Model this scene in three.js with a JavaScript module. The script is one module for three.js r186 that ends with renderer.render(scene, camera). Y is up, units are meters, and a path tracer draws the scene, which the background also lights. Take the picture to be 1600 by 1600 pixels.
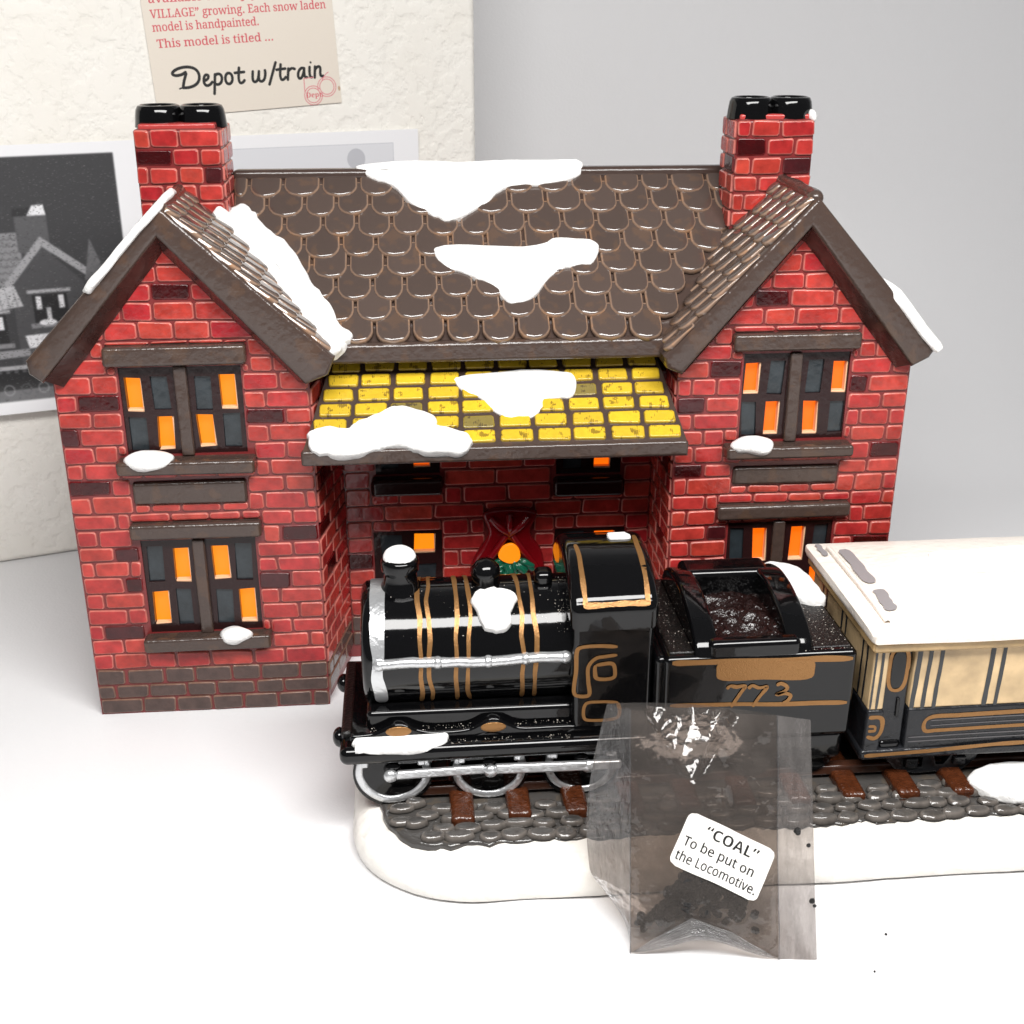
import * as THREE from 'three';
import { RoundedBoxGeometry } from 'three/addons/geometries/RoundedBoxGeometry.js';
import { mergeGeometries, mergeVertices, toCreasedNormals } from 'three/addons/utils/BufferGeometryUtils.js';
import { RectAreaLightUniformsLib } from 'three/addons/lights/RectAreaLightUniformsLib.js';

// ------------------------------------------------------------------ camera, lights, exposure
// Everything is authored in centimetres and scaled to metres when a mesh is made.
const scene = new THREE.Scene();
scene.background = new THREE.Color().setRGB(0.13, 0.13, 0.135);
const V = (x, y, z) => new THREE.Vector3(x, y, z), D = Math.PI / 180;
const camera = new THREE.PerspectiveCamera(45.27, 1, 0.02, 6);
camera.position.set(-0.0212, 0.1861, 0.3072);
{ const p = 22.6 * D, y = 5 * D; camera.lookAt(camera.position.clone().add(V(Math.sin(y) * Math.cos(p), -Math.sin(p), -Math.cos(y) * Math.cos(p)))); }
camera.focus = 0.305; camera.userData.fStop = 45;
const renderer = new THREE.WebGLRenderer({ antialias: true });
renderer.toneMapping = THREE.LinearToneMapping;
renderer.toneMappingExposure = 1;
renderer.shadowMap.enabled = true;
RectAreaLightUniformsLib.init();
const LAMP = { at: [3, 35, 24], to: [2, 2, 14], w: 36, h: 11, power: 22.5 };
{
  const l = new THREE.RectAreaLight(0xffffff, LAMP.power, LAMP.w / 100, LAMP.h / 100);
  l.color.setRGB(1, 0.985, 0.965);
  l.position.set(...LAMP.at).multiplyScalar(0.01); l.lookAt(LAMP.to[0] / 100, LAMP.to[1] / 100, LAMP.to[2] / 100);
  scene.add(l);
}

// ------------------------------------------------------------------ helpers
function rng(seed) { let a = seed >>> 0; return () => { a = (a + 0x6d2b79f5) | 0; let t = Math.imul(a ^ (a >>> 15), 1 | a); t = (t + Math.imul(t ^ (t >>> 7), 61 | t)) ^ t; return ((t ^ (t >>> 14)) >>> 0) / 4294967296; }; }
const R = rng(773);
const rr = (a, b) => a + (b - a) * R(), clamp = (x, a, b) => Math.min(b, Math.max(a, x)), lerp = (a, b, t) => a + (b - a) * t;
const sm = (a, b, x) => { const t = clamp((x - a) / (b - a), 0, 1); return t * t * (3 - 2 * t); };
function h3(x, y, z) { let n = Math.imul(x | 0, 374761393) + Math.imul(y | 0, 668265263) + Math.imul(z | 0, 2147483647 ^ 0x5bd1e995); n = Math.imul(n ^ (n >>> 13), 1274126177); return ((n ^ (n >>> 16)) >>> 0) / 4294967296; }
function vn(x, y, z = 0) {
  const X = Math.floor(x), Y = Math.floor(y), Z = Math.floor(z), f = (t) => t * t * (3 - 2 * t), a = f(x - X), b = f(y - Y), c = f(z - Z);
  const l = (i) => lerp(lerp(h3(X, Y, Z + i), h3(X + 1, Y, Z + i), a), lerp(h3(X, Y + 1, Z + i), h3(X + 1, Y + 1, Z + i), a), b);
  return lerp(l(0), l(1), c) * 2 - 1;
}
const fbm = (x, y, z = 0, o = 3) => { let s = 0, k = 1, t = 0; for (let i = 0; i < o; i++) { s += k * vn(x + i * 17.3, y + i * 5.1, z + i * 9.7); t += k; k *= 0.5; x *= 2; y *= 2; z *= 2; } return s / t; };
function noiseTex(size, cell, oct, f, srgb = false) {           // tileable value noise, f(n, u, v) -> [r,g,b] 0..1
  const tile = (x, y, p, s) => { const X = Math.floor(x), Y = Math.floor(y), a = x - X, b = y - Y, w = (t) => ((t % p) + p) % p, e = (t) => t * t * (3 - 2 * t); const g = (i, j) => h3(w(X + i), w(Y + j), s); return lerp(lerp(g(0, 0), g(1, 0), e(a)), lerp(g(0, 1), g(1, 1), e(a)), e(b)); };
  const d = new Uint8Array(size * size * 4);
  for (let j = 0; j < size; j++) for (let i = 0; i < size; i++) {
    let s = 0, k = 1, t = 0, p = cell;
    for (let o = 0; o < oct; o++) { s += k * tile((i / size) * p, (j / size) * p, p, o + 3); t += k; k *= 0.55; p *= 2; }
    const c = f(s / t, i / size, j / size), q = (j * size + i) * 4;
    for (let m = 0; m < 3; m++) d[q + m] = clamp(Math.round(c[m] * 255), 0, 255);
    d[q + 3] = 255;
  }
  const x = new THREE.DataTexture(d, size, size); x.wrapS = x.wrapT = THREE.RepeatWrapping; x.magFilter = x.minFilter = THREE.LinearFilter;
  if (srgb) x.colorSpace = THREE.SRGBColorSpace; x.needsUpdate = true; return x;
}
const rep = (t, cm) => { const c = t.clone(); c.repeat.set(1 / cm, 1 / cm); c.needsUpdate = true; return c; };
const g3 = (v) => [v, v, v];
const nSoft = noiseTex(512, 8, 4, (n) => g3(n)), nFine = noiseTex(512, 48, 3, (n) => g3(n));
const nSpots = noiseTex(512, 64, 2, (n) => g3(n > 0.72 ? 1 : 0.15));
const mottle = noiseTex(512, 10, 5, (n) => g3(0.62 + 0.6 * (n - 0.2)));
const scuff = noiseTex(512, 20, 5, (n, u, v) => { const t = 0.8 * sm(0.63, 0.72, n + 0.05 * Math.sin(u * 400)), k = 0.85 + 0.3 * (n - 0.3); return [lerp(k, 0.22, t), lerp(k, 0.2, t), lerp(k, 0.5, t)]; });
const worn = noiseTex(512, 9, 6, (n) => { const t = sm(0.56, 0.72, n); return [lerp(0.78, 1.0, t), lerp(0.78, 0.9, t), lerp(0.78, 0.78, t)]; });

function mat(rgb, o = {}) {
  const { rough = 0.16, bump = 0.0008, bumpTex = nSoft, bumpCm = 1.6, map, mapCm = 3, ...rest } = o;
  const m = new THREE.MeshPhysicalMaterial({ roughness: rough, ...rest });
  m.color.setRGB(...rgb);
  if (bump) { m.bumpMap = rep(bumpTex, bumpCm); m.bumpScale = bump * 0.1; }
  if (map) m.map = rep(map, mapCm);
  return m;
}
const base = new WeakMap();
function thing(name, label, category, at = [0, 0, 0], group) {
  const o = new THREE.Group(); o.name = name; o.position.set(...at).multiplyScalar(0.01); scene.add(o); base.set(o, at);
  o.userData = { label, category }; if (group) o.userData.group = group; return o;
}
function boxUV(g) {                                             // uv in cm, by the way each face points
  const n = g.index ? g.toNonIndexed() : g, p = n.attributes.position, uv = new Float32Array(p.count * 2), a = V(), b = V(), c = V();
  for (let i = 0; i < p.count; i += 3) {
    a.fromBufferAttribute(p, i); b.fromBufferAttribute(p, i + 1).sub(a); c.fromBufferAttribute(p, i + 2).sub(a); b.cross(c);
    const x = Math.abs(b.x), y = Math.abs(b.y), z = Math.abs(b.z);
    for (let k = 0; k < 3; k++) { a.fromBufferAttribute(p, i + k); const q = x > y && x > z ? [a.z, a.y] : y > z ? [a.x, a.z] : [a.x, a.y]; uv.set(q, (i + k) * 2); }
  }
  n.setAttribute('uv', new THREE.BufferAttribute(uv, 2)); return n;
}
function M(name, geo, m, parent, keepUV = false) {              // a mesh from centimetres in world axes
  let g = keepUV ? geo : boxUV(geo), r = parent; while (r && !base.has(r)) r = r.parent;
  const b = r ? base.get(r) : [0, 0, 0];
  g.translate(-b[0], -b[1], -b[2]); g.scale(0.01, 0.01, 0.01);
  const o = new THREE.Mesh(g, m); o.name = name; o.castShadow = o.receiveShadow = true; (parent || scene).add(o); return o;
}
const strip = (g) => { const q = new THREE.BufferGeometry(); const n = g.index ? g.toNonIndexed() : g; q.setAttribute('position', n.attributes.position); if (n.attributes.color) q.setAttribute('color', n.attributes.color); return q; };
const smooth = (g, deg = 45, tol = 1e-4) => toCreasedNormals(mergeVertices(strip(g), tol), deg * D);
const join = (l) => mergeGeometries(l.map((g) => { const n = g.index ? g.toNonIndexed() : g; for (const k of Object.keys(n.attributes)) if (!['position', 'normal'].includes(k)) n.deleteAttribute(k); return n; }));
function warp(g, amp, freq, seed = 0) {                         // hand-modelled unevenness
  const p = g.attributes.position;
  for (let i = 0; i < p.count; i++) { const x = p.getX(i) * freq, y = p.getY(i) * freq, z = p.getZ(i) * freq; p.setXYZ(i, p.getX(i) + amp * fbm(x + seed, y, z, 2), p.getY(i) + amp * fbm(x, y + 31 + seed, z, 2), p.getZ(i) + amp * fbm(x, y, z + 57 + seed, 2)); }
  return g;
}
function rbox(x0, x1, y0, y1, z0, z1, r = 0.1, seg = 3, amp = 0, seed = 0) {
  const w = x1 - x0, h = y1 - y0, d = z1 - z0, g = new RoundedBoxGeometry(w, h, d, seg, Math.min(r, w / 2.01, h / 2.01, d / 2.01)); g.translate((x0 + x1) / 2, (y0 + y1) / 2, (z0 + z1) / 2);
  return amp ? warp(g, amp, 1.1, seed) : g;
}
const shapeOf = (pts) => new THREE.Shape(pts.map((p) => new THREE.Vector2(p[0], p[1])));
const pathOf = (pts) => new THREE.Path(pts.map((p) => new THREE.Vector2(p[0], p[1])));
function extr(pts, depth, holes = [], bevel = 0, seg = 2) {     // outline in x,y; from z = 0 back to -depth
  const s = shapeOf(pts); for (const h of holes) s.holes.push(pathOf(h));
  const g = new THREE.ExtrudeGeometry(s, { depth: depth - 2 * bevel, bevelEnabled: bevel > 0, bevelSize: bevel, bevelOffset: -bevel, bevelThickness: bevel, bevelSegments: seg });
  g.translate(0, 0, -depth + bevel); return g;
}
const rect = (x0, y0, x1, y1) => [[x0, y0], [x1, y0], [x1, y1], [x0, y1]];
const frameM = (O, U, W3) => { const u = U.clone().normalize(), w = W3.clone().normalize(), v = w.clone().cross(u); return new THREE.Matrix4().makeBasis(u, v, w).setPosition(O); };   // U across, W out
function spline(pts, n = 8) {                                   // closed smooth outline
  const c = new THREE.CatmullRomCurve3(pts.map((p) => V(p[0], p[1], 0)), true, 'centripetal'); return c.getPoints(pts.length * n).slice(0, -1).map((p) => [p.x, p.y]);
}
function tube(pts, r, rs = 10, n = 40) { return new THREE.TubeGeometry(new THREE.CatmullRomCurve3(pts), n, r, rs, false); }
// A raised ceramic piece: convex outline, a rim that the glaze leaves paler, a domed face.
function tablet(poly, o) {
  const { h = 0.05, b1 = 0.02, b2 = 0.06, cols, F, hf = () => 0, cut = 0.05, wob = 0.012, dome = 0.01 } = o;
  let a = []; const n = poly.length;
  for (let i = 0; i < n; i++) {
    const p = poly[i], q = poly[(i + n - 1) % n], s = poly[(i + 1) % n], lq = Math.hypot(q[0] - p[0], q[1] - p[1]), ls = Math.hypot(s[0] - p[0], s[1] - p[1]);
    if (lq < 1e-3 || ls < 1e-3) continue;
    const cq = Math.min(cut, lq * 0.3), cs = Math.min(cut, ls * 0.3);
    a.push([p[0] + ((q[0] - p[0]) * cq) / lq, p[1] + ((q[1] - p[1]) * cq) / lq], [p[0] + ((s[0] - p[0]) * cs) / ls, p[1] + ((s[1] - p[1]) * cs) / ls]);
  }
  a = a.map((p) => [p[0] + wob * vn(p[0] * 3.1, p[1] * 3.7, 4), p[1] + wob * vn(p[0] * 2.9, p[1] * 3.3, 9)]);
  const k = a.length;
  const cx = a.reduce((s, p) => s + p[0], 0) / k, cy = a.reduce((s, p) => s + p[1], 0) / k;
  const hw = Math.max(...a.map((p) => Math.abs(p[0] - cx))), hh = Math.max(...a.map((p) => Math.abs(p[1] - cy)));
  const off = (d) => a.map((p) => [cx + (p[0] - cx) * (1 - Math.min(d / hw, 0.7)), cy + (p[1] - cy) * (1 - Math.min(d / hh, 0.7))]);
  const s1 = b1, s2 = b2;
  const rings = o.lip ? [[a, -0.02, 0, 0], [off(s1 * 0.6), h, 1, 0.58], [off(s1 * 1.5), h, 2, 0.8], [off(s2), h, 2, 1]] : [[a, -0.03, 0, 1], [off(s1), h * 0.75, 1, 1], [off(s2), h, 2, 1]], nr = rings.length, pos = [], col = [], idx = [], uv = [];
  const put = (p, w, c, f = 1) => { const q = V(p[0], p[1], f ? f * (w + hf(p[0], p[1])) : w).applyMatrix4(F); pos.push(q.x, q.y, q.z); col.push(...cols[c]); uv.push(p[0], p[1]); };
  for (const [r, w, c, f] of rings) for (const p of r) put(p, w, c, f);
  put([cx, cy], h, 2);
  for (let r = 0; r < nr - 1; r++) for (let i = 0; i < k; i++) { const j = (i + 1) % k, A = r * k; idx.push(A + i, A + j, A + k + i, A + j, A + k + j, A + k + i); }
  for (let i = 0; i < k; i++) idx.push((nr - 1) * k + i, (nr - 1) * k + ((i + 1) % k), nr * k);
  const g = new THREE.BufferGeometry();
  g.setAttribute('position', new THREE.Float32BufferAttribute(pos, 3)); g.setAttribute('color', new THREE.Float32BufferAttribute(col, 3)); g.setAttribute('uv', new THREE.Float32BufferAttribute(uv, 2));
  g.setIndex(idx); g.computeVertexNormals();
  const na = g.attributes.normal, c3 = V(na.getX(nr * k), na.getY(nr * k), na.getZ(nr * k)), t3 = V();
  for (let i = (nr - 1) * k; i < nr * k; i++) { t3.set(na.getX(i), na.getY(i), na.getZ(i)).lerp(c3, o.lip ? 0.8 : 0.6).normalize(); na.setXYZ(i, t3.x, t3.y, t3.z); }
  return g;
}
function clip(poly, [a, b, c]) {                                // keep a*x + b*y <= c
  const out = [], n = poly.length;
  for (let i = 0; i < n; i++) { const p = poly[i], q = poly[(i + 1) % n], dp = a * p[0] + b * p[1] - c, dq = a * q[0] + b * q[1] - c; if (dp <= 0) out.push(p); if (dp * dq < 0) { const t = dp / (dp - dq); out.push([lerp(p[0], q[0], t), lerp(p[1], q[1], t)]); } }
  return out;
}
const area = (p) => { let s = 0; for (let i = 0; i < p.length; i++) { const q = p[(i + 1) % p.length]; s += p[i][0] * q[1] - q[0] * p[i][1]; } return s / 2; };
// brick outlines of one wall: courses, random lengths, openings left free, gables cut
function courses({ x0, x1, y0, y1, row = 0.475, len = 0.98, holes = [], cuts = [], joint = 0.035 }) {
  const out = [], n = Math.round((y1 - y0) / row), rh = (y1 - y0) / n; let ya = y0;
  for (let i = 0; i < n; i++) {
    const yb = y0 + (i + 1) * rh + (i < n - 1 ? rr(-0.03, 0.03) : 0), xs = [x0, x1];
    for (const [a, , b] of holes) xs.push(clamp(a, x0, x1), clamp(b, x0, x1));
    xs.sort((p, q) => p - q);
    const cutX = xs.filter((v, k) => !k || v - xs[k - 1] > 0.02), segs = [];
    for (let k = 0; k + 1 < cutX.length; k++) {
      let lo = ya, hi = yb; const m = (cutX[k] + cutX[k + 1]) / 2;
      for (const [a, b, c, d] of holes) if (m > a && m < c) { if (b <= lo + 0.1 && d > lo) lo = Math.max(lo, d); else if (d >= hi - 0.1 && b < hi) hi = Math.min(hi, b); else if (b > lo && d < hi) hi = Math.min(hi, b); }
      if (hi - lo < 0.1) continue;
      const last = segs[segs.length - 1];
      if (last && Math.abs(last[1] - cutX[k]) < 0.03 && Math.abs(last[2] - lo) < 0.02 && Math.abs(last[3] - hi) < 0.02) last[1] = cutX[k + 1]; else segs.push([cutX[k], cutX[k + 1], lo, hi]);
    }
    for (const [a, b, lo, hi] of segs) {
      let x = a, first = true;
      while (b - x > 0.02) {
        let w = first && i % 2 ? rr(0.38, 0.62) * len : rr(0.78, 1.22) * len; first = false;
        if (b - x - w < 0.3 * len) w = b - x > 1.35 * len ? (b - x) / 2 : b - x;
        const j = joint / 2, s = () => rr(-0.02, 0.02);
        let p = [[x + j + s(), lo + j + s()], [x + w - j + s(), lo + j + s()], [x + w - j + s(), hi - j + s()], [x + j + s(), hi - j + s()]];
        for (const c of cuts) p = clip(p, c);
        if (p.length > 2 && area(p) > 0.03) out.push(p);
        x += w;
      }
    }
    ya = yb;
  }
  return out;
}
const inPoly = (q, p) => { let s = false; for (let i = 0, j = p.length - 1; i < p.length; j = i++) if (p[i][1] > q[1] !== p[j][1] > q[1] && q[0] < ((p[j][0] - p[i][0]) * (q[1] - p[i][1])) / (p[j][1] - p[i][1]) + p[i][0]) s = !s; return s; };
// a line of paint: a thin ribbon along points, lying on a surface
function stroke(pts, width, normal, seed = 0, n = 28, closed = false, wob = 1) {
  const c = new THREE.CatmullRomCurve3(pts, closed, 'centripetal'), pos = [], idx = [], nor = [];
  for (let i = 0; i <= n; i++) {
    const t = i / n, p = c.getPoint(t), T = c.getTangent(t), N = (typeof normal === 'function' ? normal(p) : normal).clone().normalize(), S = T.cross(N).normalize();
    const end = closed ? 1 : Math.sqrt(clamp(Math.min(t, 1 - t) * n * 0.5 + 0.25, 0, 1)), w = (width / 2) * end * (1 + 0.22 * wob * vn(t * 7 + seed, seed * 1.7, 3));
    const wig = wob * width * 0.12 * vn(t * 5 + seed * 3, 8, seed);
    for (const s of [-1, 1]) { const q = p.clone().addScaledVector(S, s * w + wig).addScaledVector(N, 0.012); pos.push(q.x, q.y, q.z); nor.push(N.x, N.y, N.z); }
    if (i < n) idx.push(2 * i, 2 * i + 1, 2 * i + 2, 2 * i + 1, 2 * i + 3, 2 * i + 2);
  }
  const g = new THREE.BufferGeometry(); g.setAttribute('position', new THREE.Float32BufferAttribute(pos, 3)); g.setAttribute('normal', new THREE.Float32BufferAttribute(nor, 3)); g.setIndex(idx); return g;
}
function canvasTex(w, h, draw) { const c = document.createElement('canvas'); c.width = w; c.height = h; draw(c.getContext('2d'), w, h); const t = new THREE.CanvasTexture(c); t.colorSpace = THREE.SRGBColorSpace; t.magFilter = THREE.LinearFilter; return t; }

// ------------------------------------------------------------------ materials
const mBrick = mat([1, 1, 1], { rough: 0.2, vertexColors: true, map: mottle, mapCm: 2.3, bump: 0.0012, bumpCm: 1.3 });
const mMortar = mat([0.17, 0.022, 0.022], { rough: 0.22 });
const mShingle = mat([1, 1, 1], { rough: 0.1, ior: 1.68, vertexColors: true, map: worn, mapCm: 2.7, bump: 0.0003, bumpCm: 2.5 });
const mRoof = mat([0.07, 0.046, 0.038], { rough: 0.2, map: worn, mapCm: 3.1 });
const mBrown = mat([0.075, 0.05, 0.041], { rough: 0.2, map: worn, mapCm: 3.3, bump: 0.002 });
const mFrame = mat([0.02, 0.007, 0.007], { rough: 0.16, specularIntensity: 0.7 });
const mSlate = mat([0.028, 0.036, 0.042], { rough: 0.14, map: mottle });
const mRed = mat([0.17, 0.003, 0.006], { rough: 0.14 });
const mGreen = mat([0.006, 0.1, 0.055], { rough: 0.16 });
const mTile = mat([1, 1, 1], { rough: 0.18, vertexColors: true, map: scuff, mapCm: 2.9 });
const mSnow = mat([0.86, 0.855, 0.84], { rough: 0.35, bump: 0.003, bumpCm: 1.2 });
const mBlack = mat([0.0022, 0.0022, 0.0025], { rough: 0.07, bump: 0.0003, bumpCm: 3, ior: 1.46 });
const mDusty = mat([0.02, 0.014, 0.012], { rough: 0.42, bump: 0.002, bumpTex: nFine, bumpCm: 2, map: nSpots, mapCm: 2.2 });
const mSilver = mat([0.62, 0.63, 0.64], { rough: 0.3, metalness: 0.75, bump: 0.0015, bumpCm: 0.9 });
const mBronze = mat([0.29, 0.145, 0.05], { rough: 0.32, metalness: 0.6, bump: 0.001, bumpTex: nFine, bumpCm: 1.2, side: THREE.DoubleSide });
const mCream = mat([0.72, 0.52, 0.29], { rough: 0.2, map: mottle, mapCm: 6 });
const mCoal = mat([0.012, 0.011, 0.011], { rough: 0.5, bump: 0.004, bumpTex: nFine, bumpCm: 0.8 });
const glow = (r, g, b) => { const m = mat([0.16, 0.05, 0.004], { rough: 0.5, bump: 0 }); m.emissive.setRGB(r, g, b); m.emissiveIntensity = 1; return m; };
const mLit = glow(1.1, 0.28, 0.002), mLitDeep = glow(1.1, 0.16, 0.002);
const mReveal = mat([0.85, 0.5, 0.3], { rough: 0.4 });

// ------------------------------------------------------------------ setting: one white sheet that sweeps up into the grey wall
{
  const prof = [[60, 0], [20, 0], [-6, 0], [-14, 0]];
  for (let i = 1; i <= 14; i++) { const a = (i / 14) * 90 * D; prof.push([-14 - 12 * Math.sin(a), 12 - 12 * Math.cos(a)]); }
  prof.push([-26, 40], [-26, 75]);
  const pos = [], idx = [], nx = 24;
  prof.forEach(([z, y]) => { for (let i = 0; i <= nx; i++) pos.push(-75 + (150 * i) / nx, y, z); });
  for (let j = 0; j + 1 < prof.length; j++) for (let i = 0; i < nx; i++) { const a = j * (nx + 1) + i, b = a + nx + 1; idx.push(a, a + 1, b, a + 1, b + 1, b); }
  const g = new THREE.BufferGeometry(); g.setAttribute('position', new THREE.Float32BufferAttribute(pos, 3)); g.setIndex(idx); g.computeVertexNormals();
  const o = M('backdrop', g, mat([0.8, 0.8, 0.81], { rough: 0.45, bump: 0.0006, bumpTex: nFine, bumpCm: 3 }), null); o.userData.kind = 'structure';
}
// the strip lamp over the front, outside the frame (its light is set at the top)
{
  const o = thing('strip_lamp', 'long white strip lamp hanging above the camera in front of the models', 'lamp', LAMP.at);
  const t = V(...LAMP.to).sub(V(...LAMP.at)).normalize(), F = frameM(V(...LAMP.at).addScaledVector(t, -0.4), V(1, 0, 0).sub(t.clone().multiplyScalar(t.x)), t);
  const body = rbox(-LAMP.w / 2 - 1, LAMP.w / 2 + 1, -LAMP.h / 2 - 1, LAMP.h / 2 + 1, -3, -0.3, 0.4).applyMatrix4(F);
  M('housing', body, mat([0.5, 0.5, 0.5]), o);
  const d = rbox(-LAMP.w / 2, LAMP.w / 2, -LAMP.h / 2, LAMP.h / 2, -0.3, 0, 0.1).applyMatrix4(F), m = mat([0.8, 0.8, 0.8], { bump: 0 }); m.emissive.setRGB(1, 1, 1); M('diffuser', d, m, o);
}

// ------------------------------------------------------------------ the depot
const depot = thing('depot_house', 'red brick ceramic station house with two gables, brown shingle roof and yellow tiled canopy', 'model house', [0, 0, 0]);
const RIM = [0.66, 0.21, 0.17], GROOVE = [0.17, 0.02, 0.018];
const brickJobs = [];                                           // {rank, geo, wall}
function brickCols(kind, d) {
  if (kind === 'maroon') return [[0.04, 0.001, 0.002], [0.16, 0.006, 0.008], [0.045, 0.0008, 0.0015]];
  if (kind === 'purple') return [[0.08, 0.012, 0.014], [0.13, 0.024, 0.024], [0.06, 0.008, 0.01]];
  if (kind === 'brown') return [[0.07, 0.04, 0.033], [0.26, 0.14, 0.1], [0.085, 0.05, 0.042]];
  const t = rr(-1, 1), b = [0.46 + 0.07 * t, 0.036 + 0.014 * t + rr(-0.008, 0.01), 0.03 + 0.008 * t]; return [GROOVE, RIM, b.map((x) => x * d)];
}
function brickWall(wall, spec, F, { spots = [], rank = 0, brownBelow = -9, dim = 1, rows } = {}) {
  for (const p of courses(spec)) {
    const cx = p.reduce((s, q) => s + q[0], 0) / p.length, cy = p.reduce((s, q) => s + q[1], 0) / p.length;
    let kind = 'red'; for (const [x, y, k] of spots) if (inPoly([x, y], p)) kind = k; if (cy < brownBelow) kind = 'brown';
    const g = tablet(p, { h: kind === 'maroon' ? 0.025 : rr(0.04, 0.065), cols: brickCols(kind, dim), F, b1: 0.018, b2: 0.055 });
    brickJobs.push({ rank: rank - cy * 0.001, geo: g, wall });
  }
}
// ---- a window: frame plate with pane openings, mullion, lintel, sill
function makeWindow(x0, x1, y0, y1, z, lit, { lintel, sill, cols, ys, pw = 0.43, deep = mLit, ph } = {}) {
  const xc = (x0 + x1) / 2, holes = [], litPanes = [];
  const w = [];
  cols.forEach((dx, i) => ys.forEach((yy, j) => { const on = lit.includes(j * 10 + i), s = rr(-0.03, 0.03), a = xc + dx - pw / 2 + s, b = a + pw * rr(0.94, 1.06), c = yy - ph / 2 + rr(-0.03, 0.03), d = c + ph * rr(0.95, 1.04), k = rr(-0.03, 0.03); const q = [[a + k, c], [b + k, c + rr(-0.03, 0.03)], [b - k, d], [a - k, d + rr(-0.03, 0.03)]]; holes.push(q); w.push([q, on, [a, b, c, d]]); }));
  const fr = M('window', extr(rect(x0 - 0.05, y0 - 0.05, x1 + 0.05, y1 + 0.05), 0.34, holes).translate(0, 0, z - 0.06), mFrame, depot);
  for (const [q, on, [a, b, c, d]] of w) {
    if (on) {
      M('window_pane', extr(rect(a - 0.06, c - 0.06, b + 0.06, d + 0.06), 0.05).translate(0, 0, z - 0.3), deep, fr);
      M('reveal', join([rbox(b - 0.03, b + 0.02, c, d, z - 0.29, z - 0.1, 0.01), rbox(a, b, c - 0.03, c + 0.04, z - 0.29, z - 0.1, 0.01)]), mReveal, fr);
    } else M('dark_pane', rbox(a - 0.04, b + 0.04, c - 0.04, d + 0.04, z - 0.3, z - 0.13, 0.05, 2, 0.02, a), mSlate, fr);
  }
  return fr;
}
const mull = (par, x, y0, y1, z) => M('mullion', rbox(x - 0.17, x + 0.17, y0, y1, z - 0.2, z + 0.1, 0.06, 3, 0.02, x), mBrown, par);
const bar = (name, a, z, d, seed) => M(name, rbox(a[0], a[1], a[2], a[3], z - 0.1, z + d, 0.1, 4, 0.035, seed), mBrown, depot);

const WALL = 0.36;
function gableFront(x0, x1, xc, apex, wy, holes) { return extr([[x0, 0], [x1, 0], [x1, wy], [xc, apex], [x0, wy]], WALL, holes.map(([a, b, c, d]) => rect(a, b, c, d))); }
const wins = {
  lu: [-9.42, 7.72, -6.36, 10.07], ll: [-9.4, 2.52, -6.37, 5.3], ru: [6.7, 7.64, 9.58, 10.05], rl: [6.6, 2.45, 9.58, 5.22],
};
const wallL = M('wall', gableFront(-11.05, -4.66, -7.9, 13.75, 10.3, [wins.lu, wins.ll]), mMortar, depot);
const wallR = M('wall', gableFront(4.95, 11.25, 8.1, 13.75, 10.25, [wins.ru, wins.rl]), mMortar, depot);
const FRONT = frameM(V(0, 0, 0), V(1, 0, 0), V(0, 0, 1));
const grow = (w, l, s) => [[w[0] - 0.02, w[1] - 0.02, w[2] + 0.02, w[3] + 0.02], l, s];
brickWall(wallL, { x0: -11.05, x1: -4.66, y0: 0.02, y1: 13.6, holes: [...grow(wins.lu, [-9.7, 10.12, -6.15, 10.66], [-9.66, 7.3, -6.2, 7.72]), [-9.4, 6.36, -6.45, 7.0], ...grow(wins.ll, [-9.6, 5.36, -6.14, 5.84], [-9.56, 2.1, -6.14, 2.5])], cuts: [[-1.12, 1, 13.62 + 1.12 * 7.9], [1.12, 1, 13.62 - 1.12 * 7.9]] }, FRONT,
  { rank: 0, brownBelow: 1.3, spots: [[-9.9, 9.22, 'maroon'], [-5.95, 8.73, 'maroon'], [-10.69, 8.31, 'purple'], [-10.3, 6.89, 'maroon'], [-4.95, 5.52, 'maroon'], [-9.85, 5.03, 'purple'], [-9.75, 4.1, 'maroon'], [-6.0, 4.1, 'purple'], [-10.6, 2.79, 'purple'], [-5.09, 2.8, 'purple'], [-7.91, 12.15, 'maroon']] });
brickWall(wallR, { x0: 4.95, x1: 11.25, y0: 0.02, y1: 13.6, holes: [...grow(wins.ru, [6.36, 10.14, 9.76, 10.62], [6.3, 7.24, 9.8, 7.62]), [6.6, 6.36, 9.54, 6.92], ...grow(wins.rl, [6.24, 5.36, 10.0, 5.8], [6.3, 2.0, 9.9, 2.44])], cuts: [[-1.12, 1, 13.62 - 1.12 * 8.1], [1.12, 1, 13.62 + 1.12 * 8.1]] }, FRONT,
  { rank: 0.5, brownBelow: 1.3, spots: [[6.2, 9.43, 'maroon'], [5.52, 8.48, 'purple'], [9.96, 8.96, 'maroon'], [5.38, 6.69, 'maroon'], [6.15, 4.87, 'purple'], [10.22, 4.6, 'maroon'], [6.2, 4.2, 'maroon'], [11.1, 7.31, 'maroon'], [7.58, 11.49, 'maroon']] });
const C4L = [-1.2, -0.52, 0.52, 1.17], C4R = [-1.2, -0.55, 0.5, 1.2];
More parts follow.
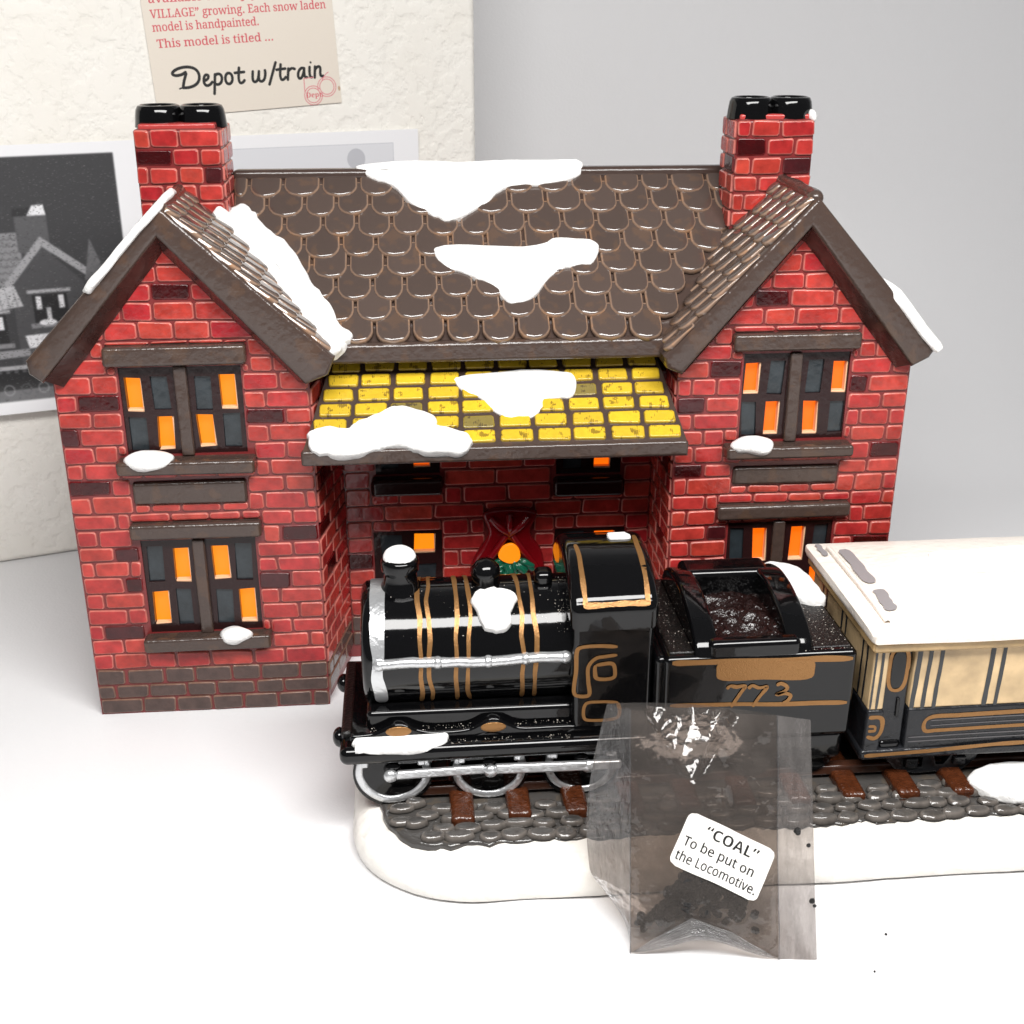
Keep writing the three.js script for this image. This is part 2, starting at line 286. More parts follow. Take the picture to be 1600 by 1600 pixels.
{ let f = makeWindow(wins.lu[0], wins.lu[2], wins.lu[1], wins.lu[3], 0, [10, 13, 1, 2], { cols: C4L, ys: [8.3, 9.36], ph: 0.9 }); mull(f, -7.88, 7.7, 10.1, 0);
  f = makeWindow(wins.ll[0], wins.ll[2], wins.ll[1], wins.ll[3], 0, [11, 12, 0, 3], { cols: C4L, ys: [3.25, 4.55], ph: 1.05 }); mull(f, -7.88, 2.5, 5.32, 0);
  f = makeWindow(wins.ru[0], wins.ru[2], wins.ru[1], wins.ru[3], 0, [10, 13, 1, 2], { cols: C4R, ys: [8.24, 9.35], ph: 0.9, pw: 0.4, deep: mLitDeep }); mull(f, 8.1, 7.6, 10.08, 0);
  f = makeWindow(wins.rl[0], wins.rl[2], wins.rl[1], wins.rl[3], 0, [11, 12, 0, 3], { cols: C4R, ys: [3.2, 4.5], ph: 1.05, pw: 0.4, deep: mLitDeep }); mull(f, 8.05, 2.4, 5.25, 0); }
bar('lintel', [-9.72, -6.16, 10.16, 10.66], 0, 0.3, 1); bar('sill', [-9.68, -6.16, 7.3, 7.68], 0, 0.5, 2); bar('panel', [-9.4, -6.44, 6.36, 7.0], 0, 0.13, 3);
bar('lintel', [-9.6, -6.16, 5.4, 5.84], 0, 0.28, 4); bar('sill', [-9.56, -6.14, 2.1, 2.52], 0, 0.45, 5);
bar('lintel', [6.35, 9.74, 10.16, 10.62], 0, 0.3, 6); bar('sill', [6.3, 9.78, 7.24, 7.58], 0, 0.5, 7); bar('panel', [6.6, 9.54, 6.36, 6.9], 0, 0.13, 8);
bar('lintel', [6.22, 9.98, 5.38, 5.8], 0, 0.28, 9); bar('sill', [6.3, 9.9, 2.0, 2.44], 0, 0.45, 10);

// ---- body walls behind: outer sides, inner cheeks of the recess, recess wall, back
M('wall', join([rbox(-11.02, -10.7, 0.01, 9.9, -8.6, -WALL - 0.005, 0.03), rbox(10.9, 11.22, 0.01, 9.9, -8.6, -WALL - 0.005, 0.03), rbox(-11.0, 11.2, 0.01, 10, -8.9, -8.6, 0.03)]), mMortar, depot);
const RZ = -2.7;
{
  const cl = new THREE.ExtrudeGeometry(shapeOf([[-4.68, -0.37], [-4.12, RZ - 0.1], [-4.5, RZ - 0.1], [-5.0, -0.37]]), { depth: 10, bevelEnabled: false }); cl.rotateX(90 * D); cl.scale(1, -1, 1);   // (x, z) outline stood upright
  const cw = M('wall', smooth(cl.rotateY(0), 30), mMortar, depot);
  const U = V(0.56, 0, -2.7), L = U.length();
  brickWall(cw, { x0: 0, x1: L, y0: 0.4, y1: 9.4 }, frameM(V(-4.66, 0, 0), U, V(2.7, 0, 0.56)), { rank: 3, brownBelow: 1.3, spots: [[1.2, 6.6, 'maroon'], [0.7, 5.4, 'maroon'], [1.4, 3.9, 'maroon']] });
  const cr = M('wall', rbox(4.95, 5.25, 0.01, 10, RZ - 0.1, -WALL - 0.005, 0.02), mMortar, depot);
  brickWall(cr, { x0: RZ, x1: 0, y0: 0.4, y1: 9.4 }, frameM(V(4.95, 0, 0), V(0, 0, 1), V(-1, 0, 0)), { rank: 3, brownBelow: 1.3, spots: [[-1.2, 6.9, 'maroon'], [-0.8, 4.6, 'maroon']] });
  const W1 = [-3.3, 2.4, -1.28, 4.15], W2 = [2.08, 2.4, 4.2, 4.05], W3 = [-3.15, 5.95, -1.3, 7.9], W4 = [2.1, 5.8, 4.0, 7.9], HO = [0.31, 2.9, 1.0, 3.8];
  const rw = M('wall', extr(rect(-4.3, 0.01, 5.0, 10), 0.3, [W1, W2, W3, W4].map((a) => rect(...a)).concat([spline([[0.4, 3.0], [0.9, 2.95], [1.0, 3.4], [0.68, 3.76], [0.34, 3.4]], 4)])).translate(0, 0, RZ), mMortar, depot);
  brickWall(rw, { x0: -4.08, x1: 4.93, y0: 0.4, y1: 8.6, len: 1.35, row: 0.5, holes: [W1, W2, W3, W4, [-3.32, 5.35, -1.2, 5.95], [1.95, 5.18, 4.1, 5.8], [0.0, 2.2, 1.45, 4.75]] }, frameM(V(0, 0, RZ), V(1, 0, 0), V(0, 0, 1)), { rank: 2, brownBelow: 1.3, spots: [[3.1, 4.5, 'maroon'], [-3.75, 3.3, 'maroon']] });
  makeWindow(W1[0], W1[2], W1[1], W1[3], RZ, [11], { cols: [-0.5, 0.48], ys: [2.75, 3.68], ph: 0.62, pw: 0.62 });
  makeWindow(W2[0], W2[2], W2[1], W2[3], RZ, [11], { cols: [-0.5, 0.48], ys: [2.75, 3.6], ph: 0.62, pw: 0.62, deep: mLitDeep });
  makeWindow(W3[0], W3[2], W3[1], W3[3], RZ, [1], { cols: [-0.5, 0.4], ys: [6.4, 7.3], ph: 0.62, pw: 0.5, deep: mLitDeep });
  makeWindow(W4[0], W4[2], W4[1], W4[3], RZ, [1], { cols: [-0.5, 0.42], ys: [6.25, 7.2], ph: 0.62, pw: 0.52, deep: mLitDeep });
  M('sill', rbox(-3.3, -1.22, 5.38, 5.92, RZ - 0.1, RZ + 0.4, 0.14, 4, 0.04, 3), mFrame, depot); M('sill', rbox(1.98, 4.1, 5.2, 5.76, RZ - 0.1, RZ + 0.4, 0.14, 4, 0.04, 7), mFrame, depot);
  M('soffit', rbox(-4.4, 5.0, 9.0, 9.3, RZ - 0.1, -1.2, 0.03), mMortar, depot);
  // red bow over a green wreath with a lit opening
  const z = RZ + 0.03, bow = [];
  bow.push(warp(extr(spline([[-0.05, 4.75], [1.5, 4.75], [1.35, 4.1], [1.7, 3.3], [1.75, 2.75], [1.25, 2.95], [1.05, 3.55], [0.65, 3.95], [0.25, 3.55], [0.1, 2.95], [-0.45, 2.8], [-0.3, 3.4], [0.1, 4.1]], 4), 0.28, [], 0.1, 3).translate(0, 0, z + 0.28), 0.05, 2));
  for (const [a, b, c, d] of [[0.7, 4.05, 0.15, 4.6], [0.72, 4.05, 1.25, 4.6], [0.6, 4.0, -0.15, 3.0], [0.8, 4.0, 1.5, 3.0], [0.7, 4.1, 0.7, 4.7]]) bow.push(tube([V(a, b, z + 0.25), V((a + c) / 2, (b + d) / 2, z + 0.38), V(c, d, z + 0.28)], 0.1, 8, 10));
  M('bow', smooth(join(bow), 60), mRed, depot);
  const wr = []; for (let i = 0; i < 40; i++) { const a = rr(205, 335) * D, r = rr(0.35, 0.95), l = new THREE.SphereGeometry(0.15, 7, 5); l.scale(0.6, 1.5, 0.7); l.rotateZ(a + 90 * D + rr(-0.4, 0.4)); l.translate(0.72 + r * Math.cos(a) * 0.95, 3.4 + r * Math.sin(a) * 0.8, z + rr(0.3, 0.5)); wr.push(l); }
  M('wreath', join(wr), mGreen, depot);
  M('lit_opening', smooth(extr(spline([[0.36, 3.42], [0.5, 3.76], [0.78, 3.84], [0.98, 3.62], [0.98, 3.32], [0.7, 3.2]], 6), 0.12, [], 0.04, 3).translate(0, 0, z + 0.5), 50), mLit, depot);
}
// ---- roofs
const SH = () => { const t = rr(-1, 1) * 0.1 + 1; return [[0.04, 0.026, 0.022], [0.4, 0.26, 0.18], [0.096 * t, 0.068 * t, 0.057 * t]]; };
function shingles(part, F, { u0, u1, v0, rows, pitch, w, keep, uOff = 0, vMax = 99 }) {
  for (let j = 0; j < rows; j++) {
    let u = u0 - (j % 2 ? w / 2 : 0) + uOff; const vb = v0 + j * pitch;
    while (u < u1) {
      const ww = w * rr(0.9, 1.1), a = u + 0.03, b = u + ww - 0.03, vv = vb + rr(-0.04, 0.04), H = Math.min(pitch * 1.75, v0 + rows * pitch + 0.16 - vv, vMax - vv), r = Math.min(0.42 * pitch, (b - a) * 0.42); u += ww;
      if (b < u0 + 0.15 || a > u1 - 0.15 || (keep && !keep((a + b) / 2, vb + pitch / 2))) continue;
      const A = Math.max(a, u0), B = Math.min(b, u1), m = (A + B) / 2, poly = [[A, vv + H], [A, vv + r], [A + (m - A) * 0.32, vv + r * 0.25], [m, vv - 0.02], [B - (B - m) * 0.32, vv + r * 0.25], [B, vv + r], [B, vv + H]];
      M('shingle', tablet(poly, { h: 0.035, b1: 0.045, b2: 0.19, cut: 0.06, lip: true, cols: SH(), F, hf: (x, y) => 0.14 - 0.17 * clamp((y - vv) / (pitch * 1.75), 0, 1) }), mShingle, part, true);
    }
  }
}
function snowOn(part, outline, F, t = 0.1, b = 0.09, amp = 0.05, seed = 0) {
  const pts = spline(outline, 7).map((p, i) => [p[0] + 0.03 * vn(i * 0.5, seed, 1), p[1] + 0.03 * vn(i * 0.5, seed, 7)]);
  const g = new THREE.ExtrudeGeometry(shapeOf(pts), { depth: t, bevelEnabled: true, bevelSize: b, bevelOffset: -b * 0.7, bevelThickness: b, bevelSegments: 4 }); g.translate(0, 0, -b * 0.6);
  return M('snow', warp(smooth(g, 60).applyMatrix4(F), amp, 1.4, seed), mSnow, part);
}
// main roof
{
  const k = 0.888, n = Math.hypot(1, k), e = 10.4, len = 5.62, F = frameM(V(0, 10.52, -0.3), V(1, 0, 0), V(0, 1, k));
  const prof = [[0.3, e], [0.38, 9.98], [0.6, 9.86], [4.5, 13.2], [8.6, 9.8], [8.8, 10.3], [4.6, 14.1], [4.3, 14.08]].map(([z, y]) => [-z, y]).reverse();
  const g = new THREE.ExtrudeGeometry(shapeOf(prof.map(([z, y]) => [z, y])), { depth: 15.2, bevelEnabled: false }); g.rotateY(90 * D); g.translate(-7.6, 0, 0);   // x,y outline (z) turned to run along x
  const p = g.attributes.position; for (let i = 0; i < p.count; i++) p.setZ(i, -p.getZ(i) - 0);
  const q = strip(g), pp = q.attributes.position; for (let i = 0; i < pp.count; i += 3) { const t = [pp.getX(i), pp.getY(i), pp.getZ(i)]; pp.setXYZ(i, pp.getX(i + 1), pp.getY(i + 1), pp.getZ(i + 1)); pp.setXYZ(i + 1, ...t); }
  const roof = M('roof', toCreasedNormals(q, 40 * D), mRoof, depot);
  shingles(roof, F, { u0: -6.7, u1: 7.0, v0: -0.12, rows: 8, pitch: 0.69, w: 0.94, keep: (u, v) => u > -4.2 - v * 0.75 && u < 4.4 + v * 0.75 });
  M('ridge_cap', warp(rbox(-6.7, 7.1, 14.0, 14.32, -4.75, -4.25, 0.14, 3), 0.06, 1.2), mRoof, roof);
  M('eave_board', warp(rbox(-4.4, 4.8, 9.95, 10.5, -0.55, -0.18, 0.14, 4), 0.05, 1.4), mBrown, roof);
  snowOn(roof, [[-6.75, 4.1], [-6.45, 4.26], [-6.1, 3.98], [-5.85, 3.6], [-5.33, 3.12], [-4.82, 2.26], [-4.48, 1.64], [-4.2, 1.12], [-3.84, 0.4], [-3.5, 0.05], [-3.75, -0.1], [-4.2, -0.05], [-4.8, 0.8], [-5.5, 1.95], [-6.0, 2.9], [-6.65, 3.64]], F, 0.26, 0.14, 0.08, 13);
  snowOn(roof, [[-3.36, 5.68], [-2.79, 5.25], [-2.4, 5.06], [-1.93, 4.43], [-1.25, 3.98], [-0.96, 3.8], [-0.64, 3.86], [0.17, 4.44], [0.73, 4.88], [1.81, 5.04], [2.83, 5.37], [2.94, 5.72], [0, 5.8]], F, 0.16, 0.09, 0.05, 3);
  snowOn(roof, [[-1.35, 2.79], [-0.98, 2.2], [-0.39, 1.99], [0.18, 1.61], [0.5, 1.15], [0.74, 1.04], [1.27, 1.27], [1.78, 1.95], [2.2, 2.19], [2.91, 2.34], [3.08, 2.92], [2.01, 3.09], [1.3, 2.85], [-0.95, 2.93]], F, 0.14, 0.09, 0.05, 9);
}
// gable roofs
function gableRoof(outer, back, rim) {
  const g = extr(outer, back, [], 0.15, 4); g.translate(0, 0, 0.6); return M('gable_roof', warp(smooth(g, 35), 0.05, 1.7), mBrown, depot);
}
const chevL = [[-11.5, 10.45], [-7.9, 14.16], [-3.95, 10.36], [-4.14, 9.88], [-4.7, 9.64], [-8.0, 13.38], [-11.12, 9.86], [-11.44, 10.1]].reverse();
const chevR = [[4.45, 10.16], [8.1, 14.2], [11.7, 10.25], [11.5, 9.95], [11.06, 9.74], [8.05, 13.38], [4.96, 9.68], [4.55, 9.85]].reverse();
const gl = gableRoof(chevL, 8.9), gr = gableRoof(chevR, 8.9);
{
  const s = 0.962, n = Math.hypot(1, s);                        // inner slope of the left gable: v up the slope from the eave, u back from the front
  const O = V(-3.95, 10.36, 0.58), F = frameM(O, V(0, 0, -1), V(s, 1, 0)), L = 3.95 * n;
  const back = (v) => { const y = 10.36 + (v * s) / n; return 0.9 + (y - 10.4) / 0.888; };   // how far back until the main roof covers it
  shingles(gl, F, { u0: 0.06, u1: 4.6, v0: 0.05, rows: 9, pitch: 0.6, vMax: 5.36, w: 0.66, keep: (u, v) => u < back(v) + 0.3 && u < 3.6 });
  const sv = (p) => [p[0], L - p[1]];
  snowOn(gl, [[2.95, 1.1], [3.9, 1.2], [5.2, 1.75], [5.4, 2.3], [5.2, 3.0], [4.6, 3.9], [3.7, 4.6], [3.2, 4.95], [2.3, 5.35], [1.5, 5.62], [0.55, 5.6], [0.2, 5.4], [0.55, 4.85], [1.15, 4.25], [1.95, 3.3], [2.6, 2.5], [3.0, 1.6]].map(sv), F, 0.3, 0.14, 0.1, 5);
  const s2 = 3.71 / 3.6, m2 = Math.hypot(1, s2), F2 = frameM(V(-7.9, 14.16, 0.6), V(0, 0, 1), V(-s2, 1, 0));   // outer slope, v up towards the ridge
  snowOn(gl, [[0.08, -0.05], [0.1, -1], [0.12, -1.9], [0.08, -2.65], [-0.3, -2.9], [-1.2, -2.6], [-2.2, -1.8], [-2.4, -0.6], [-2.0, 0.12], [-0.8, 0.15]], F2, 0.04, 0.08, 0.06, 11);
  const k = 4.04 / 3.65, kn = Math.hypot(1, k), F3 = frameM(V(4.45, 10.16, 0.58), V(0, 0, 1), V(-k, 1, 0));
  shingles(gr, F3, { u0: -4.8, u1: -0.04, v0: 0.1, rows: 9, pitch: 0.59, vMax: 5.36, w: 0.66, uOff: 0.2, keep: (u, v) => { const y = 10.16 + (v * k) / kn; return -u < 0.9 + (y - 10.3) / 0.888 + 0.3 && u > -3.9; } });
  const s4 = 3.95 / 3.6, F4 = frameM(V(11.7, 10.25, 0.6), V(0, 0, -1), V(s4, 1, 0));
  snowOn(gr, [[-0.06, 0.05], [0.1, -0.02], [1.6, 0.0], [2.2, 0.9], [1.6, 2.0], [0.3, 2.15], [0.0, 1.9], [-0.04, 1.0]], F4, 0.1, 0.1, 0.06, 21);
}
// capped ridges, and the dark underside that slopes back from the bargeboards to the walls
for (const [par, x, x2, y] of [[gl, -7.88, -7.88, 14.03], [gr, 8.1, 8.1, 14.1]]) M('ridge_cap', join([warp(smooth(tube([V(x, y, 0.36), V(x2, y + 0.02, -1), V(x2, y, -2.6)], 0.2, 12, 24), 60), 0.03, 1.5), warp(new THREE.SphereGeometry(0.2, 16, 12).translate(x, y, 0.36), 0.03, 1.5)]), mBrown, par);
{
  const und = (o) => { const pos = []; for (let i = 0; i + 1 < o.length; i++) { const [a, b] = [o[i], o[i + 1]]; for (const p of [a[0], a[1], b[1], a[0], b[1], b[0]]) pos.push(...p); } const g = new THREE.BufferGeometry(); g.setAttribute('position', new THREE.Float32BufferAttribute(pos, 3)); g.computeVertexNormals(); return g; };
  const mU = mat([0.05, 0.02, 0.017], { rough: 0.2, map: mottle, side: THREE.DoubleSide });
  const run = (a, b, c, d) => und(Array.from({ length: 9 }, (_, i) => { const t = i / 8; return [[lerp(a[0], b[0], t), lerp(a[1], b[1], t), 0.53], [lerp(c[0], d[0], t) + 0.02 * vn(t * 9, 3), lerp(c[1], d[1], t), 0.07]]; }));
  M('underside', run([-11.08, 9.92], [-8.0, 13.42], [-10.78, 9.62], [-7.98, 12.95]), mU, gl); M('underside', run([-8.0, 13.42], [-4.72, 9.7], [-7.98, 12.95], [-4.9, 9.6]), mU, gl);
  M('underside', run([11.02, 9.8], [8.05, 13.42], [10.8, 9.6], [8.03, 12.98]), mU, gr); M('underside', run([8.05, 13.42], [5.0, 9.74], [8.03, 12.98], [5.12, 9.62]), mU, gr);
}
// chimneys
function chimney(x0, x1, z0, yTop, seed, dp = 1.9) {
  const part = M('chimney', rbox(x0, x1, 11.5, yTop, z0 - dp, z0, 0.1, 2), mMortar, depot), sp = seed === 1 ? [[x0 + 0.7, yTop - 0.72, 'maroon'], [x1 - 0.35, yTop - 1.12, 'purple']] : [[x0 + 0.6, yTop - 0.72, 'maroon'], [x1 - 0.35, yTop - 1.12, 'purple']];
  brickWall(part, { x0, x1, y0: 12.9, y1: yTop, row: 0.45, len: 0.8 }, frameM(V(0, 0, z0), V(1, 0, 0), V(0, 0, 1)), { rank: -1, spots: sp });
  if (seed === 1) brickWall(part, { x0: -z0, x1: dp - z0, y0: 12.9, y1: yTop, row: 0.45, len: 0.8 }, frameM(V(x1, 0, 0), V(0, 0, -1), V(1, 0, 0)), { rank: -0.5 });
  else brickWall(part, { x0: z0 - dp, x1: z0, y0: 12.9, y1: yTop, row: 0.45, len: 0.8 }, frameM(V(x0, 0, 0), V(0, 0, 1), V(-1, 0, 0)), { rank: -0.5, spots: [[z0 - 0.6, yTop - 1.3, 'purple']] });
  M('cap', warp(rbox(x0 + 0.12, x1 - 0.12, yTop - 0.05, yTop + 0.12, z0 - dp + 0.12, z0 - 0.12, 0.06, 2), 0.02, 1.3), mat([0.42, 0.05, 0.045], { rough: 0.2 }), part);
  const c = (x0 + x1) / 2, w = (x1 - x0) * 0.215;
  for (const s of [-1, 1]) { const p = new THREE.LatheGeometry([[0.001, 0.02], [0.26, 0.03], [0.31, 0.2], [0.34, 0.4], [0.4, 0.45], [0.46, 0.42], [0.5, 0.33], [0.52, 0.2], [0.54, 0.0], [0.55, -0.1]].map(([r, y]) => new THREE.Vector2(r * (w / 0.4), y)), 24); M('chimney_pot', p.translate(c + s * w * 1.16, yTop + 0.08, z0 - dp / 2), mBlack, part); }
  return part;
}
chimney(-8.9, -6.72, -2.5, 15.6, 1);
{ const c = chimney(6.74, 8.87, -2.5, 15.72, 2, 1.35); const s = new THREE.SphereGeometry(0.2, 14, 10); s.scale(0.6, 0.9, 1.5); M('snow', warp(s.translate(8.82, 15.78, -2.78), 0.05, 2), mSnow, c); }
// canopy
{
  const k = 0.835, n = Math.hypot(1, k), F = frameM(V(0, 8.05, 1.0), V(1, 0, 0), V(0, 1, k));
  const pos = [], quad = (a, b, c, d) => { for (const p of [a, b, c, a, c, d]) pos.push(...p); };
  const A = [-4.86, 8.02, 1.02], B = [5.06, 8.02, 1.02], Cc = [4.55, 9.85, -1.16], Dd = [-4.12, 9.85, -1.16], a = [-4.9, 7.66, 0.98], b = [5.1, 7.62, 0.98], c = [4.6, 9.2, -1.4], d = [-4.2, 9.2, -1.4];
  quad(A, B, Cc, Dd); quad(a, b, B, A); quad(b, c, Cc, B); quad(d, a, A, Dd); quad(a, d, c, b); quad(d, Dd, Cc, c);
  const g = new THREE.BufferGeometry(); g.setAttribute('position', new THREE.Float32BufferAttribute(pos, 3)); g.computeVertexNormals();
  const can = M('canopy', g, mBrown, depot);
  M('fascia', warp(rbox(-4.9, 5.1, 7.64, 8.06, 0.78, 1.06, 0.09, 4), 0.03, 1.4), mBrown, can);
  const rows = 6, cols = 10, V1 = 2.72;
  for (let j = 0; j < rows; j++) for (let i = -1; i <= cols; i++) {
    const va = 0.06 + (j * V1) / rows, vb = va + V1 / rows, t = va / V1, xa = lerp(-4.75, -4.08, t), xb = lerp(4.98, 4.5, t), w = (xb - xa) / cols, s = rr(-0.025, 0.025);
    let a0 = xa + i * w + s + 0.05, b0 = xa + (i + 1) * w + s - 0.05; a0 = Math.max(a0, xa); b0 = Math.min(b0, xb); if (b0 - a0 < 0.15) continue;
    const m = [(a0 + b0) / 2, (va + vb) / 2], hole = [[-1.87, 1.16], [-0.06, 0.65], [2.58, 1.72]].some((h) => Math.abs(h[0] - m[0]) < w / 2 && Math.abs(h[1] - m[1]) < 0.225);
    const t2 = rr(0.85, 1.1), cols3 = hole ? [[0.08, 0.05, 0.02], [0.3, 0.22, 0.03], [0.22, 0.17, 0.05]] : [[0.13, 0.08, 0.03], [0.5, 0.33, 0.03], [0.68 * t2, 0.45 * t2, 0.028]];
    M('tile', tablet([[a0, va + 0.03 + rr(-0.01, 0.02)], [b0, va + 0.03 + rr(-0.01, 0.02)], [b0 + rr(-0.03, 0.03), vb - 0.03], [a0 + rr(-0.03, 0.03), vb - 0.03]], { h: hole ? 0.01 : 0.06, b1: 0.02, b2: 0.055, cols: cols3, F }), mTile, can, true);
  }
  snowOn(can, [[-0.91, 2.02], [-0.6, 1.61], [-0.19, 1.4], [0.12, 0.99], [0.7, 0.78], [1.21, 0.96], [1.41, 1.35], [2.19, 1.47], [2.27, 2.03], [1.99, 2.2], [-0.74, 2.12]], F, 0.06, 0.08, 0.05, 31);
  snowOn(can, [[-4.7, 0.42], [-4.58, -0.01], [-4.1, -0.15], [-2.97, -0.06], [-2.4, 0.01], [-1.83, -0.16], [-1.18, -0.22], [-0.65, -0.04], [-0.66, 0.34], [-1.48, 0.52], [-1.58, 0.85], [-2.04, 1.12], [-2.45, 1.17], [-2.95, 0.9], [-3.53, 0.72], [-3.69, 0.57], [-4.43, 0.6]], F, 0.16, 0.12, 0.09, 35);
}
// snow lumps on the sills
function lump(part, x, y, z, sx, sy, sz, seed) { const s = new THREE.SphereGeometry(1, 24, 16); s.scale(sx, sy, sz); return M('snow', warp(s.translate(x, y, z), 0.12, 1.5, seed), mSnow, part); }
lump(depot, -8.88, 7.68, 0.32, 0.62, 0.25, 0.32, 1); lump(depot, -7.05, 2.52, 0.28, 0.48, 0.25, 0.3, 4); lump(depot, 7.0, 7.6, 0.32, 0.62, 0.25, 0.32, 8);
// the bricks: the most visible 300 are pieces of their walls, the rest one part
brickJobs.sort((p, q) => p.rank - q.rank);
brickJobs.slice(0, 300).forEach((b) => M('brick', b.geo, mBrick, b.wall, true));
{ const rest = brickJobs.slice(300).map((b) => b.geo); if (rest.length) M('brickwork', mergeGeometries(rest), mBrick, depot, true).userData.kind = 'stuff'; }

// ------------------------------------------------------------------ track base
const base0 = thing('track_base', 'long white snowy plinth with grey stones and brown sleepers under the train', 'train base', [4, 0, 4.55]);
const TZ = 4.55;
{
  const outline = (o) => { const p = [], x0 = -3.75 - o, x1 = 18, z0 = 0.5 - o, z1 = 8.82 + o, r = 2.6; for (let i = 0; i <= 14; i++) { const a = (90 + (i / 14) * 90) * D; p.push([x0 + r * 1.15 + r * 1.15 * Math.cos(a), z1 - r + r * Math.sin(a)]); } for (let i = 0; i <= 14; i++) { const a = (180 + (i / 14) * 90) * D; p.push([x0 + r * 1.15 + r * 1.15 * Math.cos(a), z0 + r + r * Math.sin(a)]); } for (let i = 1; i <= 30; i++) p.push([lerp(x0 + r * 1.15, x1, i / 30), z0]); for (let i = 0; i <= 44; i++) p.push([lerp(x1, x0 + r * 1.15, i / 44.9), z1]); return p; };
  const lev = [[0.02, -0.05], [0.1, 0.03], [0.35, 0.06], [0.6, -0.05], [0.8, -0.3], [0.93, -0.6], [0.98, -0.85], [1.0, -1.3]], pos = [], idx = []; const n = outline(0).length;
  lev.forEach(([y, o], j) => outline(o).forEach(([x, z]) => { const w = 0.07 * fbm(x * 0.7, z * 0.7, y * 1.4) * (j > 0 ? 1 : 0.5); pos.push(x + w * 0.5, y + (j > 1 ? 0.05 * fbm(x * 0.9, z * 0.9, 5) : 0), z + w); }));
  for (let j = 0; j + 1 < lev.length; j++) for (let i = 0; i < n; i++) { const k = (i + 1) % n; idx.push(j * n + i, j * n + n + i, j * n + k, j * n + k, j * n + n + i, j * n + n + k); }
  const g = new THREE.BufferGeometry(); g.setAttribute('position', new THREE.Float32BufferAttribute(pos, 3)); g.setIndex(idx); g.computeVertexNormals();
  const b = M('plinth', g, mat([0.84, 0.815, 0.77], { rough: 0.4, bump: 0.004, bumpCm: 2.5, map: noiseTex(256, 6, 4, (n) => [0.93 + 0.07 * n, 0.92 + 0.08 * n, 0.9 + 0.1 * n]), mapCm: 5, side: THREE.DoubleSide }), base0);
  // ballast bed
  const pl = []; for (let i = 0; i <= 160; i++) pl.push([lerp(-2.0, 17.8, i / 160), 7.86 + 0.13 * fbm(i * 0.45, 3)]); pl.push([17.8, 1.4], [-2.2, 1.5]); for (const [x, z] of new THREE.CatmullRomCurve3([V(-2.6, 2, 0), V(-3.0, 3, 0), V(-3.05, 5, 0), V(-2.98, 6.5, 0), V(-2.75, 7.2, 0), V(-2.35, 7.7, 0)]).getPoints(40).map((p) => [p.x + 0.05 * vn(p.y * 4, 2), p.y])) pl.push([x, z]);
  const bed = new THREE.ExtrudeGeometry(shapeOf(pl.map(([x, z]) => [x, -z])), { depth: 0.25, bevelEnabled: true, bevelSize: 0.12, bevelThickness: 0.1, bevelSegments: 3 }); bed.rotateX(-90 * D); bed.translate(0, 0.7, 0);
  const mBed = mat([0.075, 0.07, 0.066], { rough: 0.1, bump: 0.002, bumpCm: 1.8, map: worn, mapCm: 2 }); const bm = M('ballast', smooth(bed, 40), mBed, base0);
  const mStone = mat([1, 1, 1], { rough: 0.1, vertexColors: true, map: mottle, mapCm: 1.7, bump: 0.0012, bumpCm: 1.2 });
  const FB = frameM(V(0, 1.12, 0), V(1, 0, 0), V(0, 1, 0)), put = (x, z, w, d) => { const k = 7, a0 = rr(0, 1), poly = []; for (let i = 0; i < k; i++) { const a = a0 + (i / k) * 2 * Math.PI; poly.push([x + Math.cos(a) * w * rr(0.42, 0.56), -z + Math.sin(a) * d * rr(0.42, 0.56)]); } const t = rr(0.8, 1.2); M('stone', tablet(poly, { h: rr(0.05, 0.13), b1: 0.05, b2: 0.12, cut: 0.07, F: FB, dome: 0.03, cols: [[0.05, 0.045, 0.04], [0.16, 0.14, 0.125], [0.085 * t, 0.08 * t, 0.076 * t]], hf: (u, v) => -0.06 * sm(7.6, 8.05, -v) }), mStone, bm, true); };
  for (let r = 0; r < 4; r++) for (let x = -2.6 + (r % 2) * 0.3; x < 14; x += rr(0.5, 0.72)) put(x, [7.86, 7.5, 7.14, 6.8][r] + rr(-0.06, 0.06) - (x < -1.8 ? (-1.8 - x) * 0.9 * (r === 0 ? 1 : 0.6) : 0), rr(0.58, 0.8), rr(0.36, 0.44));
  const mSleep = mat([0.085, 0.024, 0.009], { rough: 0.14, map: mottle, mapCm: 1.2, bump: 0.003, bumpCm: 0.8 }), pr = warp(rbox(-0.29, 0.29, 0.95, 1.3, 1.8, 7.34, 0.12, 4), 0.04, 1.1);
  for (let i = 0; i < 15; i++) { const g2 = pr.clone(); g2.translate(-1.2 + i * 1.33, 0, rr(-0.1, 0.06)); M('sleeper', g2, mSleep, base0); }
  for (const z of [6.15, 2.95]) M('rail', rbox(-3.0, 17.8, 1.15, 1.42, z - 0.14, z + 0.14, 0.06, 2), mat([0.05, 0.02, 0.012], { rough: 0.15 }), base0);
  const FS = frameM(V(0, 1.22, 0), V(1, 0, 0), V(0, 1, 0));
  snowOn(base0, [[11.0, -7.0], [11.4, -6.6], [12.4, -6.4], [14, -6.4], [14, -7.6], [12.6, -7.55], [12.0, -7.75], [11.5, -7.6]], FS, 0.12, 0.1, 0.06, 51);
}
